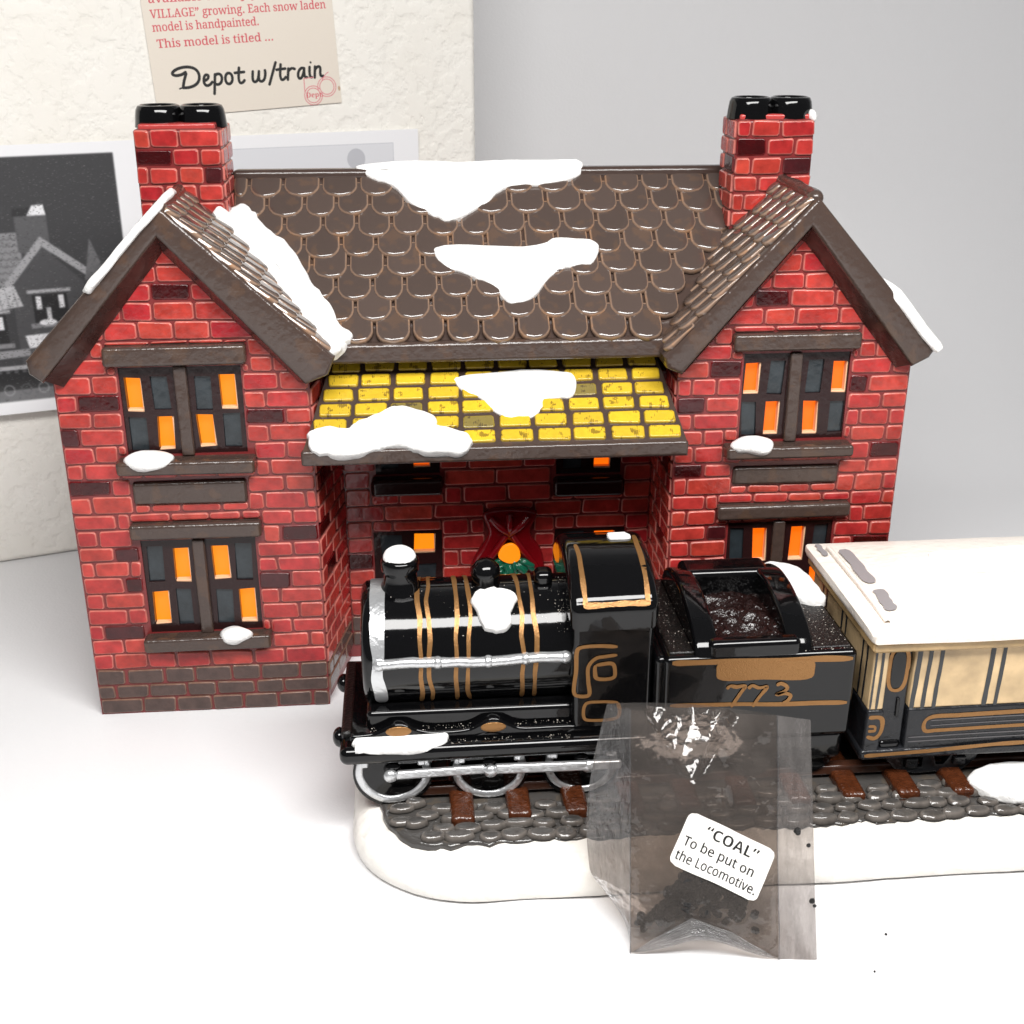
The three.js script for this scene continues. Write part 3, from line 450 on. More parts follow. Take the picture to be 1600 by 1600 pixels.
// ------------------------------------------------------------------ locomotive
const loco = thing('steam_locomotive', 'glossy black toy steam locomotive with bronze boiler bands, silver handrail and snow patches', 'toy locomotive', [-1, 1.1, TZ]);
{
  const bx = -3.42, ex = 1.5, yc = 4.42, r = 1.5, onB = (x, a, d = 0) => V(x, yc + (r + d) * Math.sin(a * D), TZ + (r + d) * Math.cos(a * D)), nB = (p) => V(0, p.y - yc, p.z - TZ);
  const boil = new THREE.LatheGeometry([[0.001, 0], [r - 0.25, 0], [r - 0.08, 0.05], [r - 0.01, 0.14], [r, 0.22], [r, 0.32], [r, 2], [r, 4], [r, ex - bx]].map(([a, b]) => new THREE.Vector2(a, b)), 72); boil.rotateZ(-90 * D); boil.translate(bx, yc, TZ);
  const boiler = M('boiler', warp(smooth(boil, 50), 0.02, 0.9), mBlack, loco);
  // painted bands
  const arc = (x, w, a0, a1, m, name, s) => M(name, stroke(Array.from({ length: 19 }, (_, i) => onB(x + 0.035 * vn(i * 0.5, s, 2) + 0.02 * Math.sin(i * 0.3 + s), lerp(a0, a1, i / 18), 0.006)), w, nB, s, 48), m, boiler);
  [-2.06, -1.84, -1.22, -0.93, 0.28, 0.58].forEach((x, i) => arc(x, 0.1, -42, 118, mBronze, 'band', i + 1));
  arc(-3.02, 0.3, -40, 122, mSilver, 'smokebox_band', 9);
  const hr = (i) => onB(lerp(-3.0, 1.3, i), 8 + 0.8 * Math.sin(i * 9), 0.03), rail = [M('handrail', warp(tube([0, 0.12, 0.25, 0.38, 0.5, 0.62, 0.75, 0.88, 1].map(hr), 0.125, 10, 60), 0.03, 3), mSilver, loco)];
  for (const i of [0.0, 0.31, 0.58, 0.78, 0.995]) { const s = new THREE.SphereGeometry(0.15, 12, 8); M('rail_knob', s.translate(...hr(i).toArray()), mSilver, rail[0]); }
  // fittings on the boiler
  const lathe = (pts, x, y, z) => new THREE.LatheGeometry(pts.map((p) => new THREE.Vector2(...p)), 32).translate(x, y, z);
  const fun = M('funnel', lathe([[0.5, -0.25], [0.46, 0.02], [0.4, 0.12], [0.38, 0.32], [0.44, 0.4], [0.45, 0.62], [0.38, 0.72], [0.2, 0.7], [0.001, 0.68]], -2.46, 5.95, TZ + 0.05), mBlack, loco);
  M('snow', warp(new THREE.SphereGeometry(1, 20, 14).scale(0.4, 0.24, 0.4).translate(-2.46, 6.66, TZ + 0.05), 0.04, 2, 3), mSnow, fun);
  M('dome', lathe([[0.46, -0.25], [0.36, 0.0], [0.31, 0.1], [0.35, 0.28], [0.33, 0.45], [0.2, 0.6], [0.001, 0.65]], -0.46, 5.88, TZ + 0.05), mBlack, loco);
  M('safety_valve', warp(rbox(0.68, 1.12, 5.8, 6.22, TZ - 0.2, TZ + 0.3, 0.16, 4), 0.03, 2), mBlack, loco);
  { const FN = frameM(onB(-0.3, 56, 0), V(1, 0, 0), nB(onB(0, 56))), s = snowOn(loco, [[-0.52, 0.18], [-0.25, 0.42], [0.08, 0.45], [0.48, 0.22], [0.35, -0.18], [0.28, -0.5], [0.02, -0.62], [-0.28, -0.5], [-0.36, -0.2]], FN, 0.12, 0.12, 0.04, 61); s.name = 'snow'; }
  // saddle under the boiler, running plate, splashers
  M('saddle', warp(rbox(-3.36, 1.5, 2.7, 3.38, TZ - 1.55, TZ + 1.52, 0.14, 4), 0.03, 0.9), mBlack, loco);
  const step = [[-3.75, 2.6], [-3.75, 2.86]]; for (let i = 0; i <= 40; i++) { const x = lerp(-3.7, 1.5, i / 40); step.push([x, 2.93 + 0.26 * Math.exp(-(((x + 2.62) / 0.42) ** 2)) + 0.3 * Math.exp(-(((x + 0.42) / 0.4) ** 2))]); } step.push([1.55, 2.6]);
  const spl = M('splasher', warp(smooth(extr(step.reverse(), 3.5, [], 0.07, 3).translate(0, 0, TZ + 1.75), 40), 0.015, 1.5), mBlack, loco);
  for (const x of [-2.62, -0.42]) { const e = new THREE.SphereGeometry(1, 24, 12); e.scale(0.3, 0.13, 0.03); M('splasher_plate', e.translate(x, 3.0, TZ + 1.76), mBronze, spl); }
  M('running_plate', warp(rbox(-4.0, 3.3, 2.28, 2.74, TZ - 2.02, TZ + 2.08, 0.2, 5), 0.03, 1), mBlack, loco);
  M('front_deck', warp(rbox(-3.96, -3.36, 2.68, 2.87, TZ - 1.9, TZ + 1.5, 0.08, 3), 0.03, 1.2), mDusty, loco);
  for (const z of [TZ - 1.35, TZ + 1.15]) { const b = new THREE.SphereGeometry(0.24, 16, 12); b.scale(0.7, 1, 1); M('buffer', b.translate(-4.02, 2.54, z), mBlack, loco); }
  { const s = snowOn(loco, [[-3.55, 0.15], [-3.0, 0.3], [-2.5, 0.42], [-1.9, 0.4], [-1.52, 0.1], [-1.6, -0.25], [-2.2, -0.42], [-3.0, -0.4], [-3.55, -0.38], [-3.62, -0.1]], frameM(V(0, 2.75, TZ + 1.64), V(1, 0, 0), V(0, 1, 0.12)), 0.1, 0.1, 0.04, 71); s.name = 'snow'; }
  // wheels and rods
  [-2.78, -0.52, 1.66].forEach((x, i) => {
    const w = new THREE.CylinderGeometry(0.94, 0.98, 0.5, 48); w.rotateX(90 * D); const wm = M('wheel', smooth(w.translate(x, 1.92, TZ + 1.55), 40), mBlack, loco);
    M('tyre', warp(new THREE.TorusGeometry(0.73, 0.095, 8, 48).scale(1.08, 1, 0.5).translate(x, 1.91, TZ + 1.8), 0.03, 2, i), mSilver, wm);
    M('hub', new THREE.SphereGeometry(0.2, 16, 10).scale(1, 1, 0.5).translate(x, 2.0, TZ + 1.8), mBlack, wm);
    for (const [dx, y] of [[0.66, 2.22], [-0.66, 2.22]]) M('spoke', rbox(x + dx - 0.09, x + dx + 0.09, y - 0.12, y + 0.12, TZ + 1.75, TZ + 1.86, 0.04), mSilver, wm);
  });
  const rod = M('coupling_rod', warp(join([rbox(-2.72, -0.62, 1.86, 2.08, TZ + 1.88, TZ + 2.02, 0.06, 3), rbox(-0.4, 1.78, 1.86, 2.1, TZ + 1.9, TZ + 2.05, 0.06, 3), rbox(1.8, 2.6, 1.84, 2.08, TZ + 1.88, TZ + 2.02, 0.06, 3)]), 0.03, 1.4), mSilver, loco);
  for (const x of [-2.84, -0.5, 1.8]) M('crank_pin', new THREE.SphereGeometry(0.17, 16, 12).scale(1, 0.95, 0.7).translate(x, 1.93, TZ + 1.96), mSilver, rod);
  // cab
  M('cab', warp(rbox(1.42, 3.3, 2.6, 5.55, TZ - 1.7, TZ + 1.72, 0.14, 5), 0.025, 0.9), mBlack, loco);
  const RA = 2.7, top = 6.82, half = []; // flat arch that turns down sharply at the eaves
  for (let i = 0; i <= 20; i++) { const a = lerp(90, 50, i / 20) * D; half.push([RA * Math.cos(a), top - RA + RA * Math.sin(a), a]); }
  for (let i = 1; i <= 10; i++) { const a = lerp(50, 0, i / 10) * D; half.push([1.478 + 0.4 * Math.cos(a), 5.881 + 0.4 * Math.sin(a) - 0.018, a]); }
  half.push([1.878, 5.46, 0]);
  const prof = [...half.map((p) => [p[0], p[1]]).reverse(), ...half.slice(1).map((p) => [-p[0], p[1]])].map((p) => [p[0], p[1]]);
  const roofG = new THREE.ExtrudeGeometry(shapeOf(prof), { depth: 1.62, bevelEnabled: true, bevelSize: 0.2, bevelOffset: -0.2, bevelThickness: 0.2, bevelSegments: 7 }); roofG.rotateY(90 * D);
  { const p = roofG.attributes.position; for (let i = 0; i < p.count; i++) p.setZ(i, -p.getZ(i)); const q = strip(roofG), pp = q.attributes.position; for (let i = 0; i < pp.count; i += 3) { const t = [pp.getX(i), pp.getY(i), pp.getZ(i)]; pp.setXYZ(i, pp.getX(i + 1), pp.getY(i + 1), pp.getZ(i + 1)); pp.setXYZ(i + 1, ...t); } roofG.copy(q); }
  roofG.translate(1.54, 0.02, TZ);
  const cr = M('cab_roof', warp(smooth(roofG, 50), 0.02, 0.8), mBlack, loco), pick = (a) => half.reduce((m, p) => (Math.abs(p[2] - a * D) < Math.abs(m[2] - a * D) ? p : m)), onR = (x, a) => { const b = a > 90 ? pick(180 - a) : pick(a), g = a > 90 ? -1 : 1; return V(x, b[1] + 0.012 * Math.sin(b[2]), TZ + g * (b[0] + 0.012 * Math.cos(b[2]))); }, nR = (p) => { const z = Math.abs(p.z - TZ), b = half.reduce((m, q) => (Math.hypot(q[0] - z, q[1] - p.y) < Math.hypot(m[0] - z, m[1] - p.y) ? q : m)); return V(0, Math.sin(b[2]), Math.cos(b[2]) * Math.sign(p.z - TZ || 1)); };
  const line = (p, w, nrm, s, par, n = 30) => M('paint_line', stroke(p, w, nrm, s, n), mBronze, par);
  line(Array.from({ length: 14 }, (_, i) => onR(1.66, lerp(36, 88, i / 13))), 0.12, nR, 21, cr); line(Array.from({ length: 16 }, (_, i) => onR(3.1, lerp(36, 98, i / 15))), 0.12, nR, 22, cr); line([onR(1.62, 35), onR(2.4, 35), onR(3.14, 35)], 0.13, nR, 23, cr);
  { const s = snowOn(loco, [[-0.25, 0.1], [0.2, 0.15], [0.25, -0.1], [-0.2, -0.15]], frameM(onR(2.75, 96), V(1, 0, 0), V(0, 1, -0.1)), 0.06, 0.06, 0.02, 77); s.name = 'snow'; }
  const cz = TZ + 1.735, P = (l) => l.map(([x, y]) => V(x, y, cz)), N = V(0, 0, 1);
  line(P([[2.44, 4.98], [2.0, 5.02], [1.6, 5.0], [1.52, 4.95], [1.5, 4.4], [1.48, 3.78], [1.6, 3.72], [1.8, 3.74], [1.78, 4.1], [1.78, 4.5], [1.95, 4.7], [2.2, 4.74], [2.44, 4.76]]), 0.085, N, 24, loco, 70);
  line(P([[1.95, 4.52], [2.35, 4.54], [2.4, 4.3], [2.36, 4.18], [1.98, 4.18], [1.93, 4.35], [1.95, 4.52]]), 0.085, N, 25, loco, 50);
  line(P([[2.5, 3.5], [2.1, 3.54], [1.74, 3.5], [1.72, 3.1], [1.9, 3.04], [2.5, 3.1], [2.54, 3.3], [2.5, 3.5]]), 0.085, N, 26, loco, 50);
}
function dust(part, spots, n, seed) {                            // grains of dust that have settled on glossy black
  const q = rng(seed), l = []; for (let i = 0; i < n; i++) { const p = spots(q), s = 0.004 + 0.009 * q() ** 3, g = new THREE.OctahedronGeometry(s, 0); g.rotateX(q() * 6); g.rotateY(q() * 6); g.scale(1 + q(), 1, 1); g.translate(...p); l.push(strip(g)); }
  const g = mergeGeometries(l); g.computeVertexNormals(); M('dust', g, mat([0.55, 0.5, 0.44], { rough: 0.9, bump: 0 }), part).userData.kind = 'stuff';
}
dust(loco, (q) => { const t = q(); if (t < 0.4) return [lerp(-3.3, 1.4, q()), 2.98 + 0.02 * q(), lerp(TZ + 1.5, TZ + 1.72, q())]; if (t < 0.65) return [lerp(-3.3, 1.4, q()), 2.76, lerp(TZ + 1.8, TZ + 2.0, q())]; const a = lerp(30, 95, q()) * D; return [lerp(-2.9, 1.48, t < 0.78 ? 0.9 + 0.1 * q() : q()), 4.42 + 1.505 * Math.sin(a), TZ + 1.505 * Math.cos(a)]; }, 420, 11);
// ------------------------------------------------------------------ tender
const tender = thing('coal_tender', 'glossy black tender with bronze number 773 between locomotive and cream coach', 'toy tender', [5.8, 1.1, TZ]);
{
  const f = TZ + 2.05;
  const body = M('tank', warp(rbox(3.5, 8.02, 2.5, 4.78, TZ - 2.2, f, 0.14, 5), 0.025, 0.7), mBlack, tender);
  M('front_column', warp(rbox(3.32, 3.8, 2.5, 4.7, TZ - 1.9, f - 0.18, 0.16, 4), 0.02, 1), mBlack, tender);
  M('underframe', warp(rbox(3.3, 7.95, 1.75, 2.55, TZ - 1.9, f - 0.1, 0.16, 4), 0.03, 0.9), mBlack, tender);
  for (const [a, b] of [[3.62, 4.22], [7.0, 7.92]]) M('deck', warp(rbox(a, b, 4.7, 4.82, TZ - 2.05, f - 0.2, 0.05, 2), 0.02, 2), mDusty, tender);
  for (const x of [4.4, 5.8, 7.2]) { const w = new THREE.CylinderGeometry(0.62, 0.62, 0.4, 36); w.rotateX(90 * D); M('wheel', smooth(w.translate(x, 1.95, TZ + 1.6), 40), mBlack, tender); }
  const prof = []; for (const [z, y] of [[6.58, 4.7], [6.45, 4.95], [6.1, 5.2], [5.5, 5.42], [4.8, 5.56], [4.1, 5.6], [3.4, 5.5], [2.8, 5.25], [2.5, 4.7]]) prof.push([z, y]);
  const smoothProf = new THREE.CatmullRomCurve3(prof.map(([z, y]) => V(z, y, 0)), false, 'centripetal').getPoints(40).map((p) => [p.x, p.y]);
  const arch = (x0, x1) => { const g = new THREE.ExtrudeGeometry(shapeOf(smoothProf.slice().reverse()), { depth: x1 - x0 - 0.2, bevelEnabled: true, bevelSize: 0.1, bevelOffset: -0.1, bevelThickness: 0.1, bevelSegments: 4 }); const p = g.attributes.position; for (let i = 0; i < p.count; i++) p.setXYZ(i, x0 + 0.1 + (x1 - x0 - 0.2) - p.getZ(i), p.getY(i), p.getX(i)); return warp(smooth(g, 50), 0.02, 1); };
  M('coping', arch(4.2, 4.76), mBlack, tender); M('coping', arch(6.35, 6.98), mBlack, tender);
  M('bulkhead', warp(rbox(4.5, 6.7, 4.7, 5.56, 2.9, 3.75, 0.16, 4), 0.02, 1), mBlack, tender); M('front_lip', warp(rbox(4.5, 6.7, 4.6, 5.12, f - 0.42, f - 0.02, 0.15, 4), 0.03, 1.2), mBlack, tender);
  const bed = new THREE.PlaneGeometry(1.8, 2.7, 44, 60); bed.rotateX(-90 * D); bed.translate(5.55, 4.95, 5.05); const p = bed.attributes.position;
  for (let i = 0; i < p.count; i++) { const x = p.getX(i), z = p.getZ(i); p.setY(i, 4.96 + 0.2 * fbm(x * 2.6, z * 4, 1, 3) + 0.06 * Math.abs(fbm(x * 5, z * 7, 6, 2))); } bed.computeVertexNormals();
  M('coal_load', bed, mat([0.011, 0.0045, 0.004], { rough: 0.1, bump: 0.006, bumpCm: 0.9, side: THREE.DoubleSide }), tender);
  { const s = snowOn(tender, [[7.0, -2.3], [7.45, -2.35], [7.8, -2.6], [7.95, -3.6], [7.9, -4.35], [7.4, -4.2], [7.02, -3.6]], frameM(V(0, 4.85, 0), V(1, 0, 0), V(0, 1, 0)), 0.16, 0.1, 0.04, 81); s.name = 'snow'; }
  dust(tender, (q) => { const t = q(); if (t < 0.35) return [lerp(3.6, 4.25, q()), 4.83, lerp(2.6, 6.3, q())]; if (t < 0.75) return [lerp(7.0, 7.95, q()), 4.83, lerp(4.3, 6.35, q())]; return [lerp(4.3, 7.9, q()), 4.8, lerp(f - 0.16, f - 0.06, q())]; }, 420, 12);
  const z = f + 0.006, P = (l) => l.map(([x, y]) => V(x, y, z)), N = V(0, 0, 1), line = (l, w, s, n = 40) => M('paint_line', stroke(P(l), w, N, s, n), mBronze, tender);
  line([[3.66, 4.68], [5, 4.66], [6.5, 4.62], [7.9, 4.6]], 0.15, 31); line([[3.66, 3.54], [5, 3.5], [6.5, 3.44], [7.88, 3.42]], 0.11, 32);
  M('nameplate', warp(extr(spline([[4.72, 4.58], [5.8, 4.58], [6.98, 4.56], [7.02, 4.35], [6.96, 4.13], [5.8, 4.14], [4.75, 4.2], [4.7, 4.4]], 6), 0.03).translate(0, 0, z + 0.015), 0.012, 2), mBronze, tender);
  for (const [i, l] of [[[4.97, 3.93], [5.05, 4.01], [5.2, 3.97], [5.4, 3.98], [5.3, 3.8], [5.2, 3.63], [5.1, 3.44]], [[5.48, 3.91], [5.56, 3.98], [5.72, 3.93], [5.92, 3.95], [5.82, 3.77], [5.72, 3.6], [5.62, 3.42]], [[6.14, 3.97], [6.24, 4.01], [6.4, 3.9], [6.36, 3.82], [6.16, 3.72], [6.36, 3.75], [6.5, 3.68], [6.44, 3.54], [6.32, 3.48]]].entries()) M('numeral', stroke(l.map(([x, y]) => V(x, y, z + 0.012)), 0.085, N, 40 + i, 40), mBronze, tender);
}
// ------------------------------------------------------------------ coach
const coach = thing('passenger_coach', 'cream and dark grey toy railway coach with snowy white roof at the right edge', 'toy coach', [12.5, 1.1, TZ]);
{
  const f = TZ + 2.15, x0 = 8.36, x1 = 18, dx0 = 8.78, dx1 = 9.36, zb = TZ - 2.4, mLow = mat([0.016, 0.017, 0.02], { rough: 0.22, specularIntensity: 0.75, map: mottle, mapCm: 3, bump: 0.002 });
  M('lower_body', warp(rbox(x0, dx0, 1.95, 3.2, zb, f, 0.08, 3), 0.015, 1), mLow, coach); M('lower_body', warp(rbox(dx1, x1, 1.95, 3.2, zb, f, 0.06, 3), 0.015, 1), mLow, coach);
  M('upper_body', rbox(x0 + 0.03, dx0 - 0.02, 3.18, 5.0, zb + 0.05, f - 0.04, 0.06, 3), mCream, coach); M('upper_body', rbox(dx1 + 0.02, x1 - 0.05, 3.18, 5.0, zb + 0.05, f - 0.04, 0.06, 3), mCream, coach);
  M('sole_bar', warp(rbox(x0 - 0.06, x1, 1.84, 2.12, zb, f + 0.06, 0.1, 4), 0.02, 1), mLow, coach);
  const door = M('door', warp(rbox(dx0 - 0.1, dx1 - 0.02, 2.0, 4.95, zb + 0.3, f - 0.13, 0.05, 3), 0.012, 1.6), mLow, coach);
  const dz = f - 0.125, dc = (dx0 + dx1) / 2 - 0.04, oval = (a, b) => Array.from({ length: 20 }, (_, i) => { const t = (i / 20) * 2 * Math.PI, c = Math.cos(t), s = Math.sin(t); return [dc + a * Math.sign(c) * Math.abs(c) ** 0.8, 4.22 + b * Math.sign(s) * Math.abs(s) ** 0.6]; });
  M('door_window', smooth(extr(oval(0.17, 0.5), 0.05, [], 0.015, 2).translate(0, 0, dz + 0.03), 40), mBlack, door);
  M('window_trim', stroke(oval(0.22, 0.57).map(([x, y]) => V(x, y, dz)), 0.09, V(0, 0, 1), 5, 60, true), mBronze, door);
  M('door_handle', warp(rbox(dc + 0.06, dc + 0.14, 2.95, 3.45, dz - 0.05, dz + 0.05, 0.03), 0.01, 3), mBlack, door);
  M('door_step', warp(rbox(dx0 + 0.0, dx1 - 0.05, 2.0, 2.3, f - 0.3, f - 0.05, 0.1, 3), 0.02, 2), mBlack, door);
  const dark = mat([0.03, 0.033, 0.036], { rough: 0.25, bump: 0, side: THREE.DoubleSide }), z = f - 0.04, P = (l) => l.map(([x, y]) => V(x, y, z)), N = V(0, 0, 1);
  const ln = (l, w, s, m = dark, zz = z, n = 24, nm = 'paint_line') => M(nm, stroke(l.map(([x, y]) => V(x, y, zz)), w, N, s, n, false, m === dark ? 0.4 : 1), m, coach);
  ln([[dx1, 4.78], [11, 4.79], [13, 4.8], [15, 4.8]], 0.1, 1);
  for (const [i, x] of [9.46, 9.72, 9.99, 11.22, 11.5, 12.75, 13.0, 14.2].entries()) ln([[x + 0.02, 4.95], [x + 0.01, 4.3], [x - 0.01, 3.7], [x - 0.02, 3.14]], i % 3 ? 0.1 : 0.12, i + 2);
  ln([[8.6, 5], [8.6, 4.2], [8.58, 3.2]], 0.07, 15); ln([[8.44, 5], [8.44, 4.2], [8.43, 3.2]], 0.05, 16);
  ln([[14, 3.02], [12, 3.0], [10.6, 2.98], [9.95, 2.95], [9.82, 2.85], [9.8, 2.68], [9.86, 2.58], [10.1, 2.57], [11.5, 2.6], [14, 2.64]], 0.1, 17, mBronze, f, 80);
  ln([[8.4, 2.0], [9.2, 2.03], [10.4, 2.08], [11.6, 2.14], [12.4, 2.16]], 0.11, 18, mBronze, f + 0.06, 50); ln([[8.42, 3.02], [8.72, 2.98], [8.74, 2.6], [8.62, 2.45], [8.42, 2.5]], 0.1, 19, mBronze, f, 40); ln([[8.44, 2.78], [8.58, 2.76], [8.6, 2.66], [8.44, 2.64]], 0.07, 20, mBronze, f, 30);
  for (const [i, y] of [2.3, 2.42, 2.72, 2.86].entries()) ln([[9.45 + (i > 1 ? 0.5 : 0), y], [11, y + 0.02], [14, y + 0.04]], 0.03, 24 + i, mat([0.09, 0.085, 0.09], { rough: 0.3, bump: 0, side: THREE.DoubleSide }), f, 40);
  for (const [i, zz] of [6.25, 5.95, 4.75, 4.45, 3.3, 3.0].entries()) M('paint_line', stroke([V(x0 + 0.03, 5, zz), V(x0 + 0.03, 4.2, zz + 0.02), V(x0 + 0.03, 3.2, zz)], 0.1, V(-1, 0, 0), 30 + i, 16), dark, coach);
  M('paint_line', stroke([V(x0 + 0.03, 4.93, 2.4), V(x0 + 0.03, 4.93, 4.5), V(x0 + 0.03, 4.93, 6.6)], 0.14, V(-1, 0, 0), 37, 16), dark, coach);
  M('cornice', warp(rbox(x0 - 0.1, x1, 4.82, 5.12, zb - 0.18, f + 0.2, 0.1, 4), 0.015, 1), mat([0.62, 0.42, 0.2], { rough: 0.2, map: mottle, mapCm: 7 }), coach);
  // roof: low barrel with a rolled rim
  const hip = (x) => 0.12 + 0.4 * sm(8.2, 10.6, x);
  const pr = []; for (let i = 0; i <= 40; i++) { const t = i / 40, zz = lerp(f + 0.32, zb - 0.32, t), q = Math.abs(2 * t - 1); pr.push([zz, 5.34 + 0.56 * (1 - q ** 2.6) ** 0.8]); } pr.push([zb - 0.3, 5.12], [zb - 0.1, 5.06], [f + 0.1, 5.06], [f + 0.3, 5.12]);
  const rg = new THREE.ExtrudeGeometry(shapeOf(pr.slice().reverse()), { depth: 9.6, bevelEnabled: true, bevelSize: 0.14, bevelOffset: -0.14, bevelThickness: 0.14, bevelSegments: 5, steps: 30 }); { const p = rg.attributes.position; for (let i = 0; i < p.count; i++) { const X = 8.3 + 9.6 - p.getZ(i), y = p.getY(i); p.setXYZ(i, X, y > 5.34 ? 5.34 + (y - 5.34) * hip(X) : y, p.getX(i)); } }
  const mCR = mat([0.84, 0.775, 0.7], { rough: 0.28, bump: 0.002, map: canvasTex(1024, 1024, (c, w, h) => {
    c.fillStyle = '#fff'; c.fillRect(0, 0, w, h); const q = rng(5); for (let i = 0; i < 160; i++) { c.strokeStyle = q() < 0.5 ? `rgba(205,180,165,${0.05 + q() * 0.12})` : `rgba(160,155,165,${0.04 + q() * 0.08})`; c.lineWidth = 1 + q() * 6; const y = q() * h; c.beginPath(); c.moveTo(q() * w - 200, y); c.bezierCurveTo(w * 0.3, y + q() * 50 - 25, w * 0.6, y + q() * 50 - 25, w * (0.5 + q() * 0.6), y + q() * 40 - 20); c.stroke(); }
  }), mapCm: 9 });
  const rf = M('roof', warp(smooth(rg, 50), 0.03, 0.8), mCR, coach);
  const mGrey = mat([0.27, 0.26, 0.265], { rough: 0.3, bump: 0, side: THREE.DoubleSide }), yR = (zz, x = 8.8) => { const q = Math.abs((zz - (f + zb) / 2) / ((f - zb) / 2 + 0.32)); return 5.34 + hip(x) * 0.56 * Math.max(0, 1 - q ** 2.6) ** 0.8 + 0.02; };
  const gs = (x, za, zc, w, s) => M('grey_brushmark', stroke(Array.from({ length: 12 }, (_, i) => { const zz = lerp(za, zc, i / 11); return V(x + 0.03 * vn(i * 0.4, s), yR(zz, x) + 0.012, zz); }), w, V(-0.1, 1, 0), s, 24, false, 0.45), mGrey, rf);
  gs(8.98, 2.5, 4.6, 0.3, 3); gs(8.98, 4.95, 6.0, 0.3, 7); gs(8.45, 2.0, 2.8, 0.14, 9);
  M('roof_rib', tube(Array.from({ length: 14 }, (_, i) => { const zz = lerp(2.3, 6.5, i / 13); return V(8.66, yR(zz), zz); }), 0.07, 8, 30), mCR, rf);
  M('roof_rib', tube([V(8.7, yR(4.78, 8.7), 4.78), V(9.6, yR(4.65, 9.6), 4.65), V(10.6, yR(4.5, 10.6), 4.5), V(13, yR(4.5, 13), 4.5), V(17, yR(4.5, 17), 4.5)], 0.06, 8, 30), mCR, rf);
  { const sF = (o, s) => { const t = snowOn(rf, o, frameM(V(0, 5.62, 0), V(1, 0, 0), V(0, 1, 0)), 0.04, 0.05, 0.02, s); return t; }; sF([[10.9, -3.4], [12.2, -3.2], [15, -3.2], [15, -4.0], [12.4, -4.2], [11.2, -4.0]], 91); }
  // bogie
  const bg = M('bogie', warp(smooth(extr([[9.0, 1.95], [11.5, 1.95], [11.4, 1.5], [11.1, 1.2], [9.9, 1.14], [9.35, 1.3], [9.1, 1.6]].reverse(), 3.6, [rect(9.6, 1.35, 10.05, 1.62), [[10.3, 1.8], [10.85, 1.8], [10.6, 1.4], [10.42, 1.4]]], 0.05, 2).translate(0, 0, f - 0.3), 40), 0.02, 1.4), mLow, coach);
  for (const x of [9.75, 10.95]) { const w = new THREE.CylinderGeometry(0.5, 0.5, 0.4, 32); w.rotateX(90 * D); M('wheel', smooth(w.translate(x, 1.75, f - 0.7), 40), mBlack, bg); M('axle_box', warp(rbox(x - 0.16, x + 0.16, 1.4, 1.66, f - 0.4, f - 0.2, 0.05), 0.01, 3), mLow, bg); }
}
